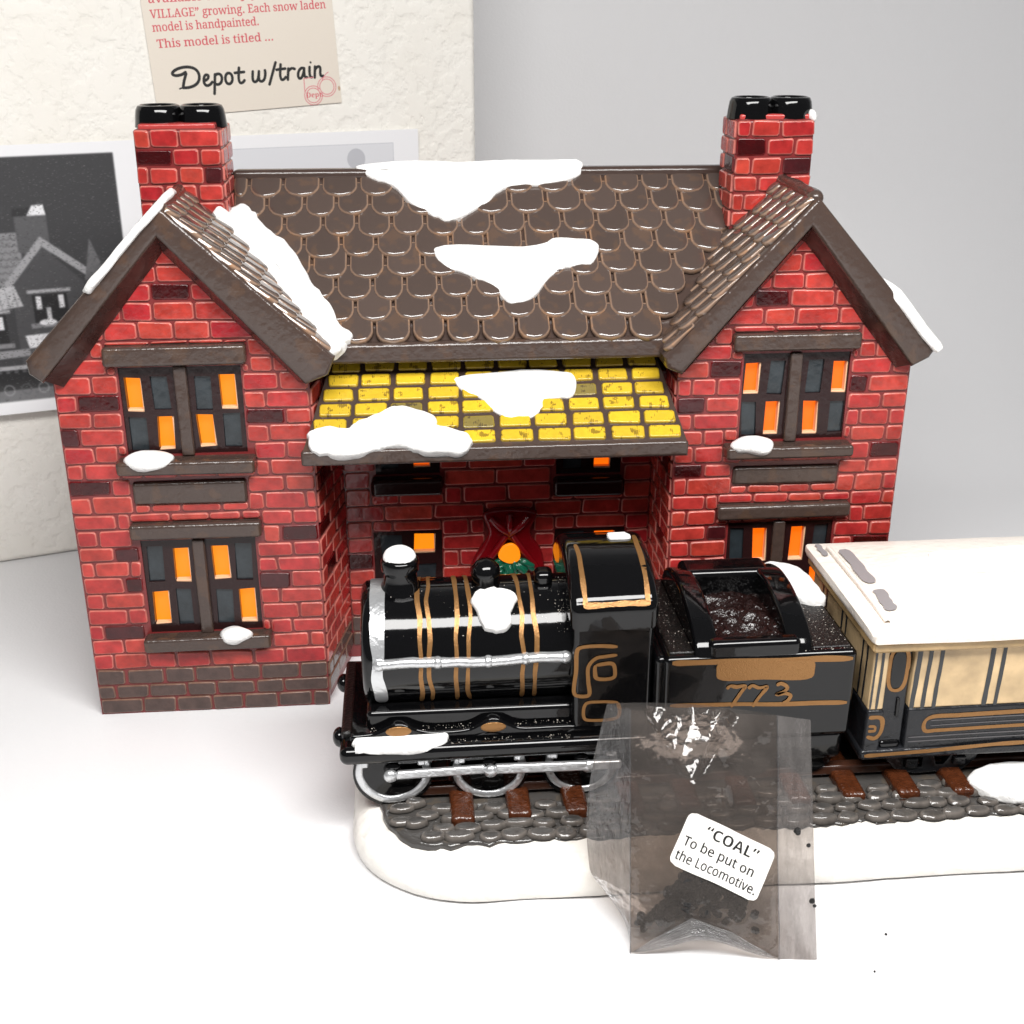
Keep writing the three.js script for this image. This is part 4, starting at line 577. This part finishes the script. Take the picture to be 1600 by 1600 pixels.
// ------------------------------------------------------------------ foam box with its title label, and the printed sheet leaning on it
const BX = { o: V(-16.7, 0, -10.63), U: V(Math.cos(18 * D), 0, -Math.sin(18 * D)), N: V(Math.sin(18 * D), 0, Math.cos(18 * D)) };
const FBX = frameM(BX.o, BX.U, BX.N);
const foam = thing('foam_box', 'large white foam packing box with a paper title label, standing behind the house', 'packing box', [-10, 0, -14]);
{
  const g = rbox(-14, 18.29, 0.02, 26, -6, 0, 0.25, 3).applyMatrix4(FBX);
  const foamBump = noiseTex(1024, 18, 5, (n) => g3(sm(0.25, 0.62, n)));
  M('box', g, mat([0.9, 0.875, 0.82], { rough: 0.75, bump: 0.0026, bumpTex: foamBump, bumpCm: 6, map: noiseTex(512, 8, 5, (n) => [0.95 + 0.06 * n, 0.94 + 0.07 * n, 0.92 + 0.09 * n]), mapCm: 12 }), foam);
  for (const [u, v, r] of [[4.8, 12.2, 0.05], [15.2, 17.6, 0.05]]) void u;
  const W = 6.28, H = 7.6, label = canvasTex(1256, 1520, (c, w, h) => {
    const S = 200; c.fillStyle = '#eee4d6'; c.fillRect(0, 0, w, h); const q = rng(8);
    for (let i = 0; i < 5000; i++) { c.fillStyle = `rgba(${150 + q() * 60},${120 + q() * 50},${90 + q() * 40},0.05)`; c.fillRect(q() * w, q() * h, 2 + q() * 6, 1 + q() * 3); }
    c.fillStyle = 'rgba(150,95,50,0.45)'; c.beginPath(); c.ellipse(w - 10, h - 95, 9, 16, 0, 0, 7); c.fill();
    const base = (cm) => h - cm * S; c.fillStyle = '#d8505c'; const line = (t, y, x0, x1, sz, bold) => { c.font = `${sz}px serif`; const m = c.measureText(t).width; c.save(); c.translate(x0, y); c.scale((x1 - x0) / m, 1.05); c.fillText(t, 0, 0); c.lineWidth = 1.5; c.strokeStyle = '#d8505c'; c.strokeText(t, 0, 0); c.restore(); };
    line('available to keep your “SNOW', base(3.52), 45, 1190, 72, false); line('VILLAGE” growing. Each snow laden', base(3.06), 45, 1210, 68, false); line('model is handpainted.', base(2.66), 45, 745, 68, false); line('This model is titled ...', base(2.16), 60, 830, 68, false);
    // script title, drawn with a broad pen
    c.save(); c.translate(140, base(0.88)); c.scale(0.83, 0.83); c.strokeStyle = '#1c1c1c'; c.lineCap = c.lineJoin = 'round'; const st = (wd, d) => { c.lineWidth = wd; c.stroke(new Path2D(d)); };
    st(23, 'M95 -105 C75 -60 62 -30 58 -2 C130 8 200 -20 196 -88 C190 -160 90 -168 20 -140 C-20 -122 -22 -100 20 -96 C60 -96 80 -108 92 -116'); st(12, 'M30 4 C50 -4 66 -4 80 2');
    st(22, 'M228 -42 C268 -46 280 -84 254 -86 C226 -86 214 -10 246 -4 C268 -2 282 -16 292 -28 M322 -84 L298 62 M320 -74 C345 -98 380 -86 372 -44 C364 -2 326 2 314 -16 M430 -86 C394 -86 388 -2 426 -4 C464 -6 470 -86 430 -86 M520 -120 C508 -60 500 -10 520 -4 C534 -2 544 -12 552 -22 M482 -84 L556 -86');
    st(22, 'M628 -84 C620 -40 612 -2 640 -4 C664 -8 672 -50 678 -82 C668 -30 668 -2 692 -4 C722 -8 732 -60 728 -86 M752 24 L822 -140 M862 -122 C850 -60 840 -8 862 -4 C874 -2 884 -12 892 -22 M824 -84 L896 -88 M922 -86 L908 -2 M918 -60 C932 -86 954 -92 974 -80 M1050 -80 C1010 -98 982 -20 1006 -4 C1028 2 1046 -40 1054 -80 C1046 -30 1050 -2 1070 -8 M1102 -86 C1094 -40 1090 -4 1110 -6 M1146 -86 L1134 -2 M1144 -60 C1160 -90 1196 -98 1188 -56 C1182 -20 1184 -2 1206 -10'.replace(/1102/, '1100')); st(16, 'M1112 -122 L1113 -120'); c.restore();
    c.strokeStyle = '#e08a90'; c.lineWidth = 6; c.save(); c.translate(1000, base(0.36)); c.beginPath(); c.arc(60, 10, 62, 0, 7); c.stroke(); c.beginPath(); c.arc(60, 10, 48, 0, 7); c.stroke(); c.beginPath(); c.arc(160, -40, 64, 0, 7); c.stroke(); c.beginPath(); c.arc(160, -40, 50, 0, 7); c.stroke(); c.stroke(new Path2D('M75 -108 L5 -104 L2 -20 M130 -80 C150 -120 170 -130 182 -134')); c.fillStyle = '#d8606a'; c.font = 'bold 46px serif'; c.fillText('Dept.', 8, 22); c.restore();
  });
  const p = new THREE.BoxGeometry(W, H, 0.03); p.translate(W / 2, H / 2, 0); const lm = mat([0.9, 0.9, 0.9], { rough: 0.6, bump: 0 }); lm.map = label; const plain = mat([0.8, 0.75, 0.68], { rough: 0.6, bump: 0 });
  p.rotateZ(2.9 * D); p.translate(6.95, 15.02, 0.05); p.applyMatrix4(FBX); const lo = M('title_label', p, [plain, plain, plain, plain, lm, plain], foam, true); lo.userData.label = 'aged cream paper label with red text and a black script title';
}
{
  const sh = thing('printed_sheet', 'white paper sheet with a dark photograph of a snowy gabled house', 'paper sheet', [-10, 5.6, -13]);
  const W = 21, H = 8.75, tex = canvasTex(2048, 856, (c, w, h) => {
    const S = w / W; c.fillStyle = '#f7f7f8'; c.fillRect(0, 0, w, h);
    const X = (u) => (u + 5.05) * S, Y = (y) => h - (y - 5.62) * S;   // sheet coordinates in cm
    const poly = (pts, f) => { c.fillStyle = f; c.beginPath(); pts.forEach(([u, y], i) => (i ? c.lineTo(X(u), Y(y)) : c.moveTo(X(u), Y(y)))); c.fill(); };
    poly([[-5.1, 6.02], [5.36, 6.02], [5.34, 14.03], [-5.1, 14.03]], '#3b3b3d');
    const q = rng(4), grain = (u0, u1, y0, y1, n, a, b) => { for (let i = 0; i < n; i++) { const g = a + q() * (b - a); c.fillStyle = `rgba(${g},${g},${g},0.5)`; c.fillRect(X(lerp(u0, u1, q())), Y(lerp(y0, y1, q())), 2 + q() * 6, 1 + q() * 2); } };
    // the print: a gabled house with chimney, roofs, windows, a porch and snow
    poly([[-5, 7.0], [4.2, 7.0], [4.2, 6.02], [-5, 6.02]], '#6c6c6e');
    poly([[-1, 11.6], [2.1, 11.65], [2.05, 10.0], [-1, 9.6]], '#8c8c8e'); for (let r = 0; r < 8; r++) for (let k = 0; k < 16; k++) { c.strokeStyle = 'rgba(60,60,62,.8)'; c.lineWidth = 2; c.beginPath(); c.arc(X(-0.9 + k * 0.2 + (r % 2) * 0.1), Y(11.5 - r * 0.22), S * 0.09, 0.2, 2.9); c.stroke(); }
    poly([[-1, 11.0], [0.9, 11.0], [0.9, 10.6], [0.3, 10.4], [-1, 10.5]], '#e4e4e6');
    poly([[2.0, 11.0], [2.0, 12.2], [3.0, 12.2], [3.0, 10.6]], '#5a5a5c'); poly([[1.95, 12.15], [3.05, 12.15], [3.0, 12.45], [2.0, 12.4]], '#2a2a2c'); poly([[2.4, 12.15], [3.0, 12.15], [2.95, 12.5], [2.6, 12.48]], '#f0f0f2');
    poly([[1.6, 9.9], [2.75, 11.1], [3.9, 9.9], [3.9, 7.2], [1.6, 7.2]], '#4c4c4e'); grain(1.6, 3.9, 7.3, 9.9, 500, 60, 115);
    c.strokeStyle = '#a6a6a8'; c.lineWidth = S * 0.24; c.beginPath(); c.moveTo(X(1.35), Y(9.75)); c.lineTo(X(2.72), Y(11.3)); c.lineTo(X(4.3), Y(10.0)); c.stroke();
    const win = (u, y) => { poly([[u, y], [u + 1.1, y], [u + 1.1, y + 0.95], [u, y + 0.95]], '#1e1e20'); poly([[u + 0.1, y + 0.45], [u + 0.28, y + 0.45], [u + 0.28, y + 0.9], [u + 0.1, y + 0.9]], '#ececee'); poly([[u + 0.82, y + 0.45], [u + 1, y + 0.45], [u + 1, y + 0.9], [u + 0.82, y + 0.9]], '#ececee'); poly([[u + 0.4, y], [u + 0.55, y], [u + 0.55, y + 0.5], [u + 0.4, y + 0.5]], '#d0d0d2'); poly([[u - 0.15, y - 0.18], [u + 1.25, y - 0.18], [u + 1.25, y - 0.02], [u - 0.15, y - 0.02]], '#8a8a8c'); poly([[u - 0.15, y + 1], [u + 1.25, y + 1], [u + 1.25, y + 1.12], [u - 0.15, y + 1.12]], '#b4b4b6'); c.fillStyle = '#f2f2f4'; c.beginPath(); c.ellipse(X(u + 0.4), Y(y), S * 0.28, S * 0.11, 0, 0, 7); c.fill(); };
    win(2.2, 8.6); win(2.3, 6.85); win(0.2, 8.0);
    poly([[-1, 9.6], [1.7, 9.9], [1.9, 9.2], [-1, 8.9]], '#c4c4c6'); for (let k = 0; k < 12; k++) { c.strokeStyle = '#707072'; c.lineWidth = 2; c.beginPath(); c.moveTo(X(-1 + k * 0.24), Y(9.7)); c.lineTo(X(-1 + k * 0.25), Y(9.05)); c.stroke(); }
    poly([[1.8, 8.2], [3.3, 8.25], [3.4, 7.85], [1.9, 7.75]], '#eeeef0'); poly([[-0.5, 7.7], [1.9, 7.75], [1.9, 7.5], [-0.5, 7.4]], '#9a9a9c'); poly([[-0.5, 7.2], [1.9, 7.2], [1.9, 7.05], [-0.5, 7.05]], '#b0b0b2'); for (let k = 0; k < 9; k++) { c.fillStyle = '#161618'; c.fillRect(X(-0.4 + k * 0.26), Y(7.05), S * 0.13, S * 0.6); }
    poly([[3.95, 9.9], [4.25, 11.3], [4.65, 10.1]], '#6e6e70'); grain(4.0, 4.6, 10, 10.9, 120, 40, 150); poly([[-1, 6.75], [1.6, 6.85], [1.5, 6.5], [-1, 6.45]], '#d8d8da'); grain(-1, 5.3, 6.1, 13.9, 3000, 48, 78);
    poly([[-0.9, 6.35], [3.6, 6.4], [3.6, 6.75], [2.7, 6.8], [2.7, 7.3], [1.9, 7.3], [1.9, 6.95], [0.3, 6.95], [0.3, 7.2], [-0.9, 7.2]], '#1a1a1c'); for (let k = 0; k < 8; k++) { c.strokeStyle = k % 2 ? '#9c9c9e' : '#5a5a5c'; c.lineWidth = 3; c.beginPath(); c.arc(X(-0.6 + k * 0.55), Y(6.38), S * 0.16, 0, 7); c.stroke(); } poly([[-0.9, 7.2], [0.3, 7.2], [0.3, 7.34], [-0.9, 7.34]], '#c8c8ca'); poly([[2.9, 6.8], [3.4, 6.8], [3.3, 6.95], [3.0, 6.95]], '#eeeef0');
    c.save(); c.filter = 'blur(2.2px)'; c.drawImage(c.canvas, 0, 0); c.restore(); grain(-1, 5.3, 6.05, 14, 5000, 40, 120);
    c.strokeStyle = 'rgba(190,192,198,.9)'; c.lineWidth = 2; c.strokeRect(X(7.5), Y(13.95), S * 7.5, S * 6); c.fillStyle = 'rgba(214,215,220,.6)'; c.fillRect(X(7.5), Y(13.95), S * 7.5, S * 6); c.fillStyle = 'rgba(188,188,194,.8)'; c.beginPath(); c.ellipse(X(13.62), Y(13.45), S * 0.33, S * 0.36, 0, 0, 7); c.fill();
  });
  const g = new THREE.PlaneGeometry(W, H, 40, 24), p = g.attributes.position;
  const m = mat([0.92, 0.92, 0.93], { rough: 0.55, bump: 0 }); m.map = tex; m.side = THREE.DoubleSide;
  for (let i = 0; i < p.count; i++) { const x = p.getX(i) + W / 2 - 5.05, y = p.getY(i) + H / 2 + 5.62; p.setXYZ(i, x, y, 0.12 + 0.05 * Math.sin(x * 0.5) + 0.35 * sm(1.4, 0, y - 5.62) ** 2); }
  g.computeVertexNormals(); M('sheet', g.applyMatrix4(FBX), m, sh, true);
}
// ------------------------------------------------------------------ the bag of coal
const bag = thing('plastic_bag', 'small clear plastic bag with a white paper sticker, leaning in front of the tender', 'plastic bag', [3.9, 0, 10]);
{
  const BL = V(2.15, 0.02, 10.63), BR = V(5.22, 0.02, 11.08), TL = V(2.32, 4.75, 8.65), TR = V(5.4, 4.68, 9.0), up = TL.clone().sub(BL), ac = BR.clone().sub(BL), nrm = ac.clone().cross(up).normalize();
  const crinkle = noiseTex(512, 7, 4, (n) => g3(Math.pow(1 - Math.abs(2 * n - 1), 2.2)));
  const film = (rgb, tr, rough, op) => { const m = new THREE.MeshPhysicalMaterial({ roughness: rough, transmission: tr, thickness: 0, ior: 1.5, side: THREE.DoubleSide }); m.color.setRGB(...rgb); m.bumpMap = rep(crinkle, 3.4); m.bumpScale = 0.00022; m.map = rep(noiseTex(256, 10, 5, (n) => g3(0.75 + 0.4 * (n - 0.3))), 4); return m; };
  const mFront = film([0.58, 0.52, 0.48], 0.925, 0.09), mSide = film([0.9, 0.9, 0.91], 0.965, 0.06), mBack = film([0.74, 0.69, 0.65], 0.95, 0.12), mStrip = film([0.62, 0.58, 0.56], 0.86, 0.12);
  const at = (u, v) => BL.clone().lerp(BR, u).lerp(TL.clone().lerp(TR, u), v);
  const flat = (u, v) => 1 - Math.exp(-(((u - 0.62) / 0.34) ** 2) - (((v - 0.42) / 0.2) ** 2)) * 0.85;
  const bulge = (u, v) => { const arch = 0.32 * Math.exp(-(((u - 0.5) / 0.3) ** 2)); let h = 0.3 * Math.exp(-(((u - 0.45) / 0.4) ** 2) - (((v - 0.2) / 0.26) ** 2)); h += 0.09 * flat(u, v) * fbm(u * 5 + 3, v * 7, 1, 3) + 0.1 * flat(u, v) * Math.abs(fbm(u * 3 + v * 2, v * 3 - u * 2, 8, 2)); const cr = 0.03 * fbm(u * 3, v * 11, 4), e0 = lerp(0.42, 0.1, (v - 0.7) / 0.3) + cr, e1 = lerp(0.44, 0.72, (v - 0.72) / 0.28) + 1.4 * cr, m = sm(e0 - 0.015, e0 + 0.02, u) * sm(e1 + 0.015, e1 - 0.02, u), st = sm(-0.18, 0.2, fbm(u * 9 - v * 9, v * 4 + u * 4, 9, 3));
    h += -0.5 * 5.13 * Math.max(0, v - 0.7) * m * lerp(0.8, 1.03, st) - 0.1 * Math.exp(-(((u - 0.78 + 0.2 * v) / 0.03) ** 2)) * sm(0.5, 0.62, v) * sm(0.86, 0.74, v); return [h * sm(0, 0.06, u) * sm(1, 0.94, u) * sm(-0.02, 0.05, v), arch]; };
  function sheetGeo(f, nu = 56, nv = 72) { const pos = [], uv = [], idx = []; for (let j = 0; j <= nv; j++) for (let i = 0; i <= nu; i++) { const p = f(i / nu, j / nv); pos.push(p.x, p.y, p.z); uv.push((i / nu) * 3.2, (j / nv) * 5); } for (let j = 0; j < nv; j++) for (let i = 0; i < nu; i++) { const a = j * (nu + 1) + i, b = a + nu + 1; idx.push(a, a + 1, b, a + 1, b + 1, b); } const g = new THREE.BufferGeometry(); g.setAttribute('position', new THREE.Float32BufferAttribute(pos, 3)); g.setAttribute('uv', new THREE.Float32BufferAttribute(uv, 2)); g.setIndex(idx); g.computeVertexNormals(); return g; }
  const front = (u, v) => { const [h, arch] = bulge(u, v), p = at(u, v); p.y += 1.4 * arch * (1 - v) ** 4; return p.addScaledVector(nrm, h); };
  M('front_film', sheetGeo(front), mFront, bag, true);
  const edgeX = (v) => -0.5 - 0.36 * Math.sin(Math.PI * clamp(v * 0.95 + 0.02, 0, 1)) ** 0.8 * (v < 0.5 ? 1 : 1) + 0.6 * sm(0.22, 0, v) + 0.1 * v;
  const backEdge = (v) => at(0, v).add(V(edgeX(v) + 0.02, -0.02 + 0.22 * sm(0.3, 0, v), -0.35 - 0.7 * sm(1, 0.3, v) + 0.5 * sm(0.2, 0, v)));
  M('side_film', sheetGeo((u, v) => at(0, v).lerp(backEdge(v), u).add(V(0, 0, 0.1 * Math.sin(u * Math.PI) * fbm(v * 4, u * 3, 2, 2) + 0.06 * fbm(u * 6, v * 9, 5, 2))), 18, 60), mSide, bag, true);
  M('back_film', sheetGeo((u, v) => backEdge(v).lerp(at(1, v).addScaledVector(nrm, -0.06), u).addScaledVector(nrm, -0.3 * Math.sin(u * Math.PI) * (1 - v) + 0.04 * fbm(u * 5, v * 7, 12, 2) - 0.7 * sm(0.7, 1, v) * Math.sin(u * Math.PI)), 30, 50), mBack, bag, true);
  const SR0 = V(6.02, 0.02, 11.14), SR1 = V(6.12, 4.56, 9.04);
  M('seal_strip', sheetGeo((u, v) => at(1, v).lerp(SR0.clone().lerp(SR1, v), u).addScaledVector(nrm, 0.03 * fbm(u * 3, v * 8, 3, 2) + 0.015), 10, 50), mStrip, bag, true);
  M('bottom_fold', sheetGeo((u, v) => { const c = 0.15 * (u < 0.4 ? u / 0.4 : (1 - u) / 0.6) + 0.012 * vn(u * 9, 2); return front(u, v * c).addScaledVector(nrm, 0.02 + 0.05 * v); }, 30, 8), film([0.66, 0.65, 0.65], 0.88, 0.15), bag, true);
  M('seam', tube([0, 0.1, 0.25, 0.4, 0.55, 0.7, 0.85, 1].map((v, i) => at(1, v).addScaledVector(nrm, 0.03).add(V(0.02 * vn(i * 1.3, 2), 0, 0))), 0.014, 6, 60), mSide, bag);
  M('fold', tube([0, 0.2, 0.4, 0.6, 0.8, 1].map((v) => at(0, v).addScaledVector(nrm, 0.012)), 0.016, 6, 50), mSide, bag);
  // sticker
  const S = canvasTex(1024, 640, (c, w, h) => {
    c.fillStyle = '#f6f3ee'; c.fillRect(0, 0, w, h); c.fillStyle = '#151515'; c.textAlign = 'center';
    c.font = 'bold 178px sans-serif'; c.fillText('“COAL”', w / 2 + 40, 200); c.font = '132px sans-serif'; c.strokeStyle = '#151515'; c.lineWidth = 5; const sp = (t, x, y, tw) => { c.textAlign = 'left'; const m = c.measureText(t).width; c.save(); c.translate(x, y); c.scale(tw / m, 1.16); c.fillText(t, 0, 0); c.strokeText(t, 0, 0); c.restore(); }; sp('To be put on', 60, 385, 830); sp('the Locomotive.', 40, 565, 945);
  });
  const ctr = at(0.62, 0.425), F = frameM(ctr, ac, nrm).multiply(new THREE.Matrix4().makeRotationZ(-22.5 * D)), w = 1.98, h = 1.2, q = 0.16, nx = 40, ny = 26, upl = up.length(), acl = ac.length();
  const lay = (x, y, d) => { const p = V(x, y, 0).applyMatrix4(F).sub(BL), A = ac.clone().normalize(), B = up.clone().normalize(), v = p.dot(B) / upl, u = (p.dot(A) - B.dot(A) * p.dot(B)) / acl; return front(u, v).addScaledVector(nrm, d); };
  const spos = [], suv = [], sidx = [];
  for (let j = 0; j <= ny; j++) for (let i = 0; i <= nx; i++) {
    let y = (j / ny - 0.5) * h; const dy = Math.max(0, Math.abs(y) - (h / 2 - q)), inset = q - Math.sqrt(Math.max(0, q * q - dy * dy)), x = (i / nx - 0.5) * (w - 2 * inset), p = lay(x, y, 0.05); spos.push(p.x, p.y, p.z); suv.push(x / w + 0.5, y / h + 0.5);
    if (i < nx && j < ny) { const a2 = j * (nx + 1) + i, b2 = a2 + nx + 1; sidx.push(a2, a2 + 1, b2, a2 + 1, b2 + 1, b2); }
  }
  const sg = new THREE.BufferGeometry(); sg.setAttribute('position', new THREE.Float32BufferAttribute(spos, 3)); sg.setAttribute('uv', new THREE.Float32BufferAttribute(suv, 2)); sg.setIndex(sidx); sg.computeVertexNormals();
  const sm2 = mat([0.92, 0.92, 0.92], { rough: 0.35, bump: 0, side: THREE.DoubleSide }); sm2.map = S; M('sticker', sg, sm2, bag, true).userData.label = 'white paper sticker printed with black words';
  // the coal
  const lumps = []; for (let i = 0; i < 360; i++) {
    const u = clamp(0.45 + 0.22 * (R() + R() + R() - 1.5) * 1.5, 0.05, 0.93), top = 0.1 + 0.27 * Math.exp(-(((u - 0.52) / 0.3) ** 2)), v = lerp(0.06 + 0.05 * Math.exp(-(((u - 0.5) / 0.3) ** 2)), top, Math.sqrt(R())), s = rr(0.06, 0.14), g = new THREE.DodecahedronGeometry(s, 0);
    g.scale(rr(0.7, 1.3), rr(0.7, 1.2), rr(0.7, 1.2)); g.rotateX(rr(0, 6)); g.rotateY(rr(0, 6)); const p = front(u, v).addScaledVector(nrm, -rr(0.1, 0.55)); p.y = Math.max(p.y, 0.1); g.translate(p.x, p.y, p.z); lumps.push(strip(g));
  }
  const pile = mergeGeometries(lumps); pile.computeVertexNormals(); const t = thing('coal_pile', 'heap of small black coal lumps inside the clear plastic bag', 'coal', [3.8, 0, 10.3]); t.userData.kind = 'stuff'; M('coal', pile, mCoal, t);
  const crumb = (n, label, x, y, z, s, i, group) => { const g = warp(new THREE.DodecahedronGeometry(s, 1), s * 0.5, 9, i), o = thing(n, label, 'coal crumb', [x, y, z], group); g.translate(x, y, z); M('lump', g, mCoal, o); return o; };
  let k = 0; const nm = () => (k++ ? `coal_crumb_${String(k - 1).padStart(3, '0')}` : 'coal_crumb'), on = (u, v) => SR0.clone().lerp(SR1, v).lerp(at(1, v), 1 - u).addScaledVector(nrm, 0.08);
  for (const [u, v, s, l] of [[0.55, 0.53, 0.075, 'largest black coal crumb stuck high on the clear strip at the bag side'], [0.85, 0.475, 0.045, 'small black coal crumb just below the largest one on the bag strip'], [0.9, 0.245, 0.06, 'black coal crumb low on the outer edge of the bag strip'], [0.97, 0.225, 0.04, 'tiny black coal crumb lowest on the outer edge of the bag strip']]) { const p = on(u, v); crumb(nm(), l, p.x, p.y, p.z, s, k, 'coal crumbs stuck to the bag strip'); }
  for (const [x, z, s, l] of [[7.75, 10.55, 0.03, 'tiny black speck on the white floor right of the bag, farther from the camera'], [7.1, 11.6, 0.025, 'tiny black speck on the white floor right of the bag, nearer the camera']]) crumb(nm(), l, x, s * 0.7, z, s, k, 'black specks on the white floor');
}
renderer.render(scene, camera);
